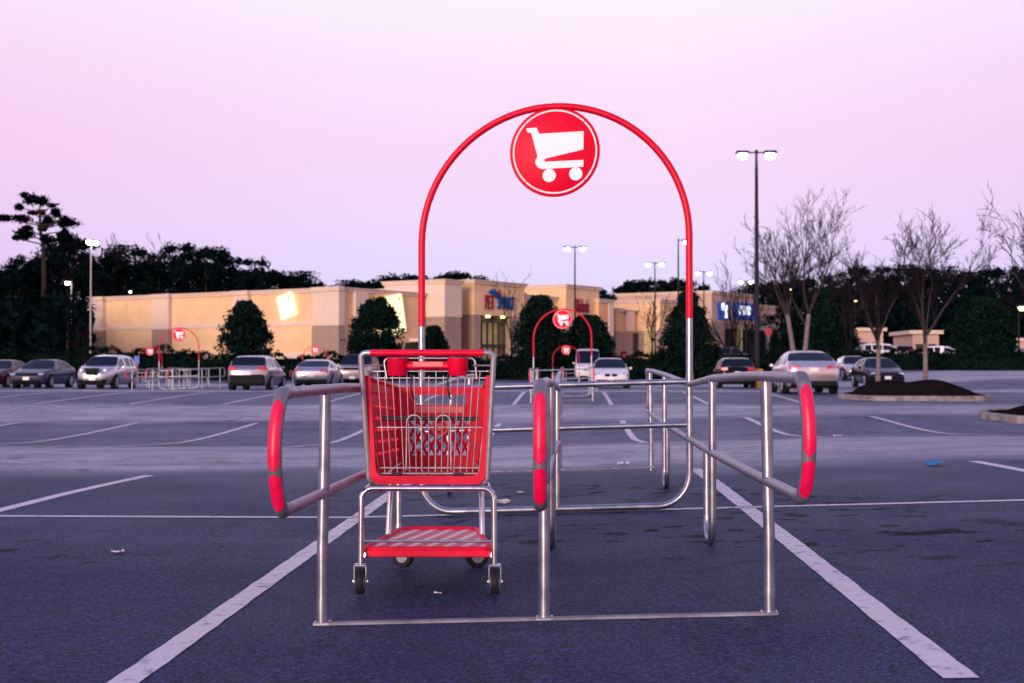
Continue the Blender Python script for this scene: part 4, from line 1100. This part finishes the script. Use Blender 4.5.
b = MB(); w = [pt(t_of(x, P1), P1 + .14) for x in (496.3, 497.6, 500)]; zz_ = [zf(y, t_of(x, P1), P1) for x, y in ((496.3, 296.5), (497.6, 289.8), (500, 296))]
v = [Vector((a.x, a.y, z)) - Vector(sg.location) for a, z in zip(w, zz_)]; nn = Vector((N2.x, N2.y, 0))*.12
b.add(v + [k + nn for k in v], [(0,1,2), (3,5,4), (0,1,4,3), (1,2,5,4), (2,0,3,5)]); b.build('ear', M['letred'], sg)

# link wall and the store with dark red script -----------------------------------------------------
tL = t_of(524); S = store('low peach wall section behind the broad evergreen, between two taller stores', tL)
volume(S, tL + .3, t_of(562), -12, -.02, zf(322, t_of(540)), zf(295.5, t_of(540)), up='peach')
P2 = 1.2
tM = t_of(566, P2); S = store('tall peach store with dark red lettering, right of the broad evergreen', tM)
volume(S, tM, t_of(599, P2), -8, P2, zf(334, tM, P2), zf(284, tM, P2), up='peach', low='pale')
tN = t_of(599.5, P2 + .6)
volume(S, tN, t_of(613.5, P2 + .6), -6, P2 + .5, zf(336, tN), zf(299, tN, P2), up='peachd', low='dark')
b = MB(); blk(b, S, t_of(609, P2 + .6), t_of(613.6, P2 + .6), .1, P2 + .62, zf(336, tN), zf(301.5, tN)); b.build('pilaster', M['pale'], S)
tc_ = t_of(577, P2); q = pt(tc_, P2)
sg = empty('store_sign', (q.x, q.y, zf(306, tc_, P2)), 0, 'dark red lettering on the tall peach wall beside the thin light pole', 'sign')
tX0, tX1 = t_of(575.5, P2), t_of(591.5, P2)
text_mesh('lettering', 'Michaels', 2.5, M['letred'], sg, Matrix.Translation(-Vector(sg.location)) @ fac_matrix(tX0, P2 + .08, zf(312, tX0, P2)), .08, (tX1 - tX0)/(2.5*4.25), 'LEFT', bold=.02)
# recessed row
tR = t_of(614); S = store('row of small peach shop fronts with shaded arcade, right of the dark red lettering', tR)
t5 = t_of(621); volume(S, tR + .2, t5, -6, .2, zf(331, tR), zf(308, tR), up='peachd', low='stone')
t6 = t_of(640); volume(S, t5 + .1, t6, -8, -.6, zf(332, t5), zf(309.5, t5), up='peachd', low='stone', capm='roofm')
b = MB(); tq = t_of(629); blk(b, S, tq, tq + 2.2, -.58, -.3, zf(331, tq), zf(311, tq)); b.build('pilaster', M['pale'], S)
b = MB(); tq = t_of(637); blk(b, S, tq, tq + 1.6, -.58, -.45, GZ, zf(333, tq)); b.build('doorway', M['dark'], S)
P3 = 3.0; tS3 = t_of(661, P3); te3 = t_of(640, 0)
volume(S, te3 + .3, t_of(679, P3), -10, P3, zf(331, te3), zf(299.5, te3), up='peach', low='stone')
b = MB(); blk(b, S, te3 + .12, te3 + .29, .6, 2.2, GZ, GZ + 4.2); b.build('lit_doorway', M['litwin'], S)
# far store with blue panels
P4 = 4.0; S4 = t_of(712, P4); S = store('far peach store with two blue panels beyond the cone shaped evergreen', S4)
volume(S, S4, t_of(758, P4), -12, P4, zf(322, S4, P4), zf(290.5, S4, P4), up='pinkst', low='stone')
volume(S, t_of(759, P4), t_of(810, P4), -12, P4 - 1, zf(330, S4, P4), zf(300, S4, P4), up='pinkst', low='stone')
for k in range(4):
    tq = lerp(t_of(722, P4), t_of(756, P4), (k + .3)/4); b = MB(); blk(b, S, tq, tq + 5.5, P4 + .003, P4 + .08, GZ, zf(328, S4, P4)); b.build('shop_window', M['litwin' if k == 1 else 'shopglass'], S)
def panel(label, a, c, y0, y1, bx, sz):
    t0, t1 = t_of(a, P4), t_of(c, P4); tm = (t0 + t1)/2; q = pt(tm, P4 + .15); e = empty('blue_sign', (q.x, q.y, zf((y0+y1)/2, tm, P4)), ROT, label, 'sign')
    h = zf(y0, tm, P4) - zf(y1, tm, P4)
    b = MB(); b.rbox((0, 0, 0), (t1-t0, .24, h), .05); b.build('panel', M['signblue'], e)
    for (u, v, w, hh) in bx:
        b = MB(); b.rbox((u*(t1-t0), -.14, v*h), (w*(t1-t0), .06, hh*h), .03); b.build('lit_mark', M['signlit'], e)
panel('narrow blue panel with pale mark, left of the wider blue panel', 717.5, 727.5, 302, 319.5, [(-.08, .22, .34, .42), (.20, -.05, .26, .75)], 0)
panel('wide blue panel with a glowing white mark on the far store', 732, 754.5, 303, 319.5, [(-.01, .05, .50, .52)], 0)

# pavement in front of the stores
b = MB(); vs = []; ts_ = [t_of(424) + 3*k for k in range(60)]
for tq in ts_:
    for p in (-.5, 7.0): w = pt(tq, p); vs.append((w.x, w.y, max(GZ, gz(w.x, w.y)) + .12))
b.add(vs, [(2*i, 2*i+1, 2*i+3, 2*i+2) for i in range(len(ts_)-1)])
tag(b.build('shop_pavement', M['walk'], fix=False), kind='structure')

# little far buildings at right
def small_building(label, px0, px1, d, ytop, ybot):
    (x0, y0), (x1, y1) = at(px0, d), at(px1, d); zt, zb = z_at(ytop, x0, y0), gz(x0, y0)
    t = empty('small_building', ((x0+x1)/2, (y0+y1)/2 + 5, zb), 0, label, 'building'); w = x1 - x0; h = zt - zb
    b = MB(); b.box((0, 0, h/2), (w, 9, h)); b.build('wall', M['pinkst'], t)
    b = MB(); b.box((0, 0, h + .2), (w + .8, 9.8, .4)); b.build('roof', M['cap'], t)
    for k in (-1, 1):
        b = MB(); b.box((k*w*.24, -4.53, h*.35), (w*.3, .05, h*.5)); b.build('window', M['shopglass'], t)
small_building('small pink beige building beyond the hedge, behind the slender bare tree', 857, 884, 172, 331, 352)
small_building('low pinkish shop with flat roof between dark trees at right', 914, 940, 150, 334, 350)
small_building('low dim building with a lit window at the right edge', 985, 1030, 190, 341, 352)

# ------------------------------------------------------------------ light poles
def light_pole(label, px, d, ytop, heads=((-1, 0), (1, 0)), base=False, thick=.075, m='pole', lamp='lamp', hs=1.0, rz=0):
    x, y = at(px, d); z0 = gz(x, y); h = z_at(ytop, x, y) - z0
    t = empty('light_pole', (x, y, z0), rz, label, 'light pole')
    b = MB(); b.tube([(0, 0, 0), (0, 0, h*.5), (0, 0, h + .12)], [thick*1.35, thick*1.1, thick*.8], 12); b.build('pole', M[m], t, True)
    if base:
        b = MB(); b.lathe([(.30, -.1), (.30, .85), (.26, .92)], (0, 0, 0), (0, 0, 1), 20); b.build('base', M['yellow'], t, True)
    for a, c in heads:
        b = MB(); b.tube([(0, 0, h), (a*.35*hs, c*.35*hs, h)], .035, 8); b.rbox((a*.68*hs, c*.68*hs, h), (.66*hs, .42*hs, .16*hs), .05); q = b.build('lamp_head', M[m], t)
        b = MB(); b.lathe([(.08*hs, -.20*hs), (.19*hs, -.14*hs), (.26*hs, -.02*hs), (.25*hs, .05*hs)], (a*.68*hs, c*.68*hs - .02, h - .135*hs), (0, 0, 1), 16); b.build('lens', M[lamp], q)
    return t
light_pole('tall dark light pole on a yellow base, with two lit lamps', 757, 70, 152, base=True, thick=.095)
light_pole('thin light pole crossing the dark red store lettering', 575, 125, 247, thick=.07)
light_pole('thin light pole with two lit lamps in front of the arcade', 655, 142, 263, thick=.07)
light_pole('thin light pole touching the right leg of the red arch', 678.5, 118, 240, heads=((1, 0),), thick=.07)
light_pole('thin light pole with lit lamps above the cone shaped evergreen', 704, 158, 272, thick=.07)
light_pole('pale light pole with one lit lamp left of the long wall', 90.5, 120, 241, heads=((.15, -1), (.6, 0)), m='polel', thick=.07)
light_pole('short pale light pole in front of the left wood', 71, 165, 282, heads=((-.3, -1),), m='polel', thick=.07)
light_pole('light pole peeking over the top of the long wall', 132, 200, 291, heads=((0, -1),), thick=.07)
light_pole('distant light pole with lit lamps behind the tall dark pole', 746, 190, 281, thick=.07)
for px, y, d, lab in ((790, 288, 170, 'distant warm light behind the tallest bare tree'), (831, 291, 165, 'distant warm light right of the tallest bare tree'), (855, 300, 175, 'distant warm light beside the slender bare tree'), (1019, 306, 120, 'warm yellow light at the right edge among dark trees'), (978, 330, 175, 'low light over the far lot at the right')):
    light_pole(lab, px, d, y, heads=((0, -1),), lamp='warmlamp', hs=.8 if px < 1000 else 1.3, thick=.06)

# small signs
def post_sign(name, label, px, d, ytop, shape, size, m, cat='sign'):
    x, y = at(px, d); z0 = gz(x, y); h = z_at(ytop, x, y) - z0
    t = empty(name, (x, y, z0), 0, label, cat)
    b = MB(); b.tube([(0, 0, -.1), (0, 0, h)], .03, 8); b.build('post', M['polel'], t)
    b = MB(); n = 8 if shape == 'oct' else 4
    if shape == 'oct': b.prism([(size[0]*math.cos(PI/8 + k*PI/4), size[0]*math.sin(PI/8 + k*PI/4)) for k in range(8)], (0, -.035, h - size[0]), (1, 0, 0), (0, 0, 1), .01)
    else: b.rbox((0, -.045, h - size[1]/2), (size[0], .02, size[1]), .008)
    b.build('sign_plate', M[m], t)
post_sign('stop_sign', 'red octagonal road sign between the light pole and the tallest bare tree', 768.5, 118, 328, 'oct', (.34,), 'stopred')
post_sign('notice_sign', 'tall narrow white sign on a post right of the arcade, above the hedge', 667, 114, 341, 'rect', (.26, .95), 'white')
post_sign('notice_sign', 'small blue sign on a post right of the tall silver wagon', 137, 80, 356, 'rect', (.30, .45), 'signblue')
post_sign('notice_sign', 'white sign panel on a post beyond the right hedge', 942, 116, 346, 'rect', (.3, .5), 'white')
b = MB(); tq = t_of(624, .6); q = pt(tq, .6); e = empty('litter_bin', (q.x, q.y, GZ + .12), 0, 'red litter bin against the arcade wall', 'bin')
b.lathe([(.36, 0), (.42, .95), (.40, 1.0)], (0, 0, 0), (0, 0, 1), 16); b.build('drum', M['letred'], e, True)
b = MB(); b.lathe([(.41, 1.004), (.36, 1.18), (.12, 1.28)], (0, 0, 0), (0, 0, 1), 16); b.build('lid', M['trim'], e, True)

# ------------------------------------------------------------------ dusk sky and light
SUN_EL, SUN_AZ = 9.0, 200.0          # low glow behind the camera, a little to the left
w = bpy.data.worlds.new('World'); sc.world = w; w.use_nodes = True; nt = w.node_tree; L = nt.links.new
bg = nt.nodes['Background']
sky = nt.nodes.new('ShaderNodeTexSky'); sky.sky_type = 'NISHITA'; sky.sun_disc = False; sky.sun_elevation = R(SUN_EL); sky.sun_rotation = R(SUN_AZ); sky.dust_density = 3; sky.ozone_density = 4
tc = nt.nodes.new('ShaderNodeTexCoord'); sp = nt.nodes.new('ShaderNodeSeparateXYZ'); L(tc.outputs['Generated'], sp.inputs[0])
# twilight wedge opposite the sunset: blue lilac at the horizon, pink above it, pale lilac higher, deep blue overhead
r1 = ramp(nt, [(.0, (.58, .56, .84)), (.04, (.62, .565, .84)), (.09, (.70, .575, .81)), (.15, (.78, .58, .77)), (.20, (.80, .64, .795)), (.25, (.81, .725, .85)), (.42, (.55, .55, .82)), (.70, (.24, .27, .56)), (1, (.17, .20, .48))])
L(sp.outputs['Z'], r1.inputs['Fac'])
# warm side behind the camera
r2 = ramp(nt, [(.0, (1.5, .80, .55)), (.12, (1.25, .74, .66)), (.35, (.62, .50, .66)), (.7, (.24, .28, .58)), (1, (.17, .22, .50))])
L(sp.outputs['Z'], r2.inputs['Fac'])
mr = nt.nodes.new('ShaderNodeMapRange'); mr.interpolation_type = 'SMOOTHSTEP'; mr.inputs['From Min'].default_value = .45; mr.inputs['From Max'].default_value = -.8; L(sp.outputs['Y'], mr.inputs['Value'])
def mixc(fac, a, b_):
    x = nt.nodes.new('ShaderNodeMix'); x.data_type = 'RGBA'
    if isinstance(fac, float): x.inputs['Factor'].default_value = fac
    else: L(fac, x.inputs['Factor'])
    i = [k for k in x.inputs if k.type == 'RGBA']; L(a, i[0]); L(b_, i[1]); return [o for o in x.outputs if o.type == 'RGBA'][0]
g1 = mixc(mr.outputs['Result'], r1.outputs['Color'], r2.outputs['Color'])
# pinker towards the left, bluer towards the right low sky, faint soft streaks
az = nt.nodes.new('ShaderNodeMapRange'); az.inputs['From Min'].default_value = -.42; az.inputs['From Max'].default_value = .36; L(sp.outputs['X'], az.inputs['Value'])
tl = ramp(nt, [(0, (.97, .86, .93)), (.35, (1.0, .985, 1.0)), (.62, (1.03, 1.01, 1.01)), (1, (.95, .88, .95))])
L(az.outputs['Result'], tl.inputs['Fac'])
mu = nt.nodes.new('ShaderNodeMix'); mu.data_type = 'RGBA'; mu.blend_type = 'MULTIPLY'; mu.inputs['Factor'].default_value = 1
ii = [k for k in mu.inputs if k.type == 'RGBA']; L(g1, ii[0]); L(tl.outputs['Color'], ii[1]); g2 = [o for o in mu.outputs if o.type == 'RGBA'][0]
sc10 = nt.nodes.new('ShaderNodeVectorMath'); sc10.operation = 'SCALE'; sc10.inputs['Scale'].default_value = 10.0; L(g2, sc10.inputs[0])
fin = mixc(.93, sky.outputs['Color'], sc10.outputs['Vector'])
L(fin, bg.inputs['Color']); bg.inputs['Strength'].default_value = .1
sd = bpy.data.lights.new('sun', 'SUN'); so = bpy.data.objects.new('sun', sd); COL.objects.link(so)
sd.energy = 2.3; sd.angle = R(22); sd.color = (1, .78, .66)
v = Vector((math.sin(R(SUN_AZ))*math.cos(R(SUN_EL)), math.cos(R(SUN_AZ))*math.cos(R(SUN_EL)), math.sin(R(SUN_EL))))
so.rotation_euler = v.to_track_quat('Z', 'Y').to_euler()
so.location = v*50
vs = sc.view_settings; vs.view_transform = 'Standard'; vs.look = 'None'; vs.exposure = .36; vs.gamma = 1; vs.use_curve_mapping = False
sc.display_settings.display_device = 'sRGB'
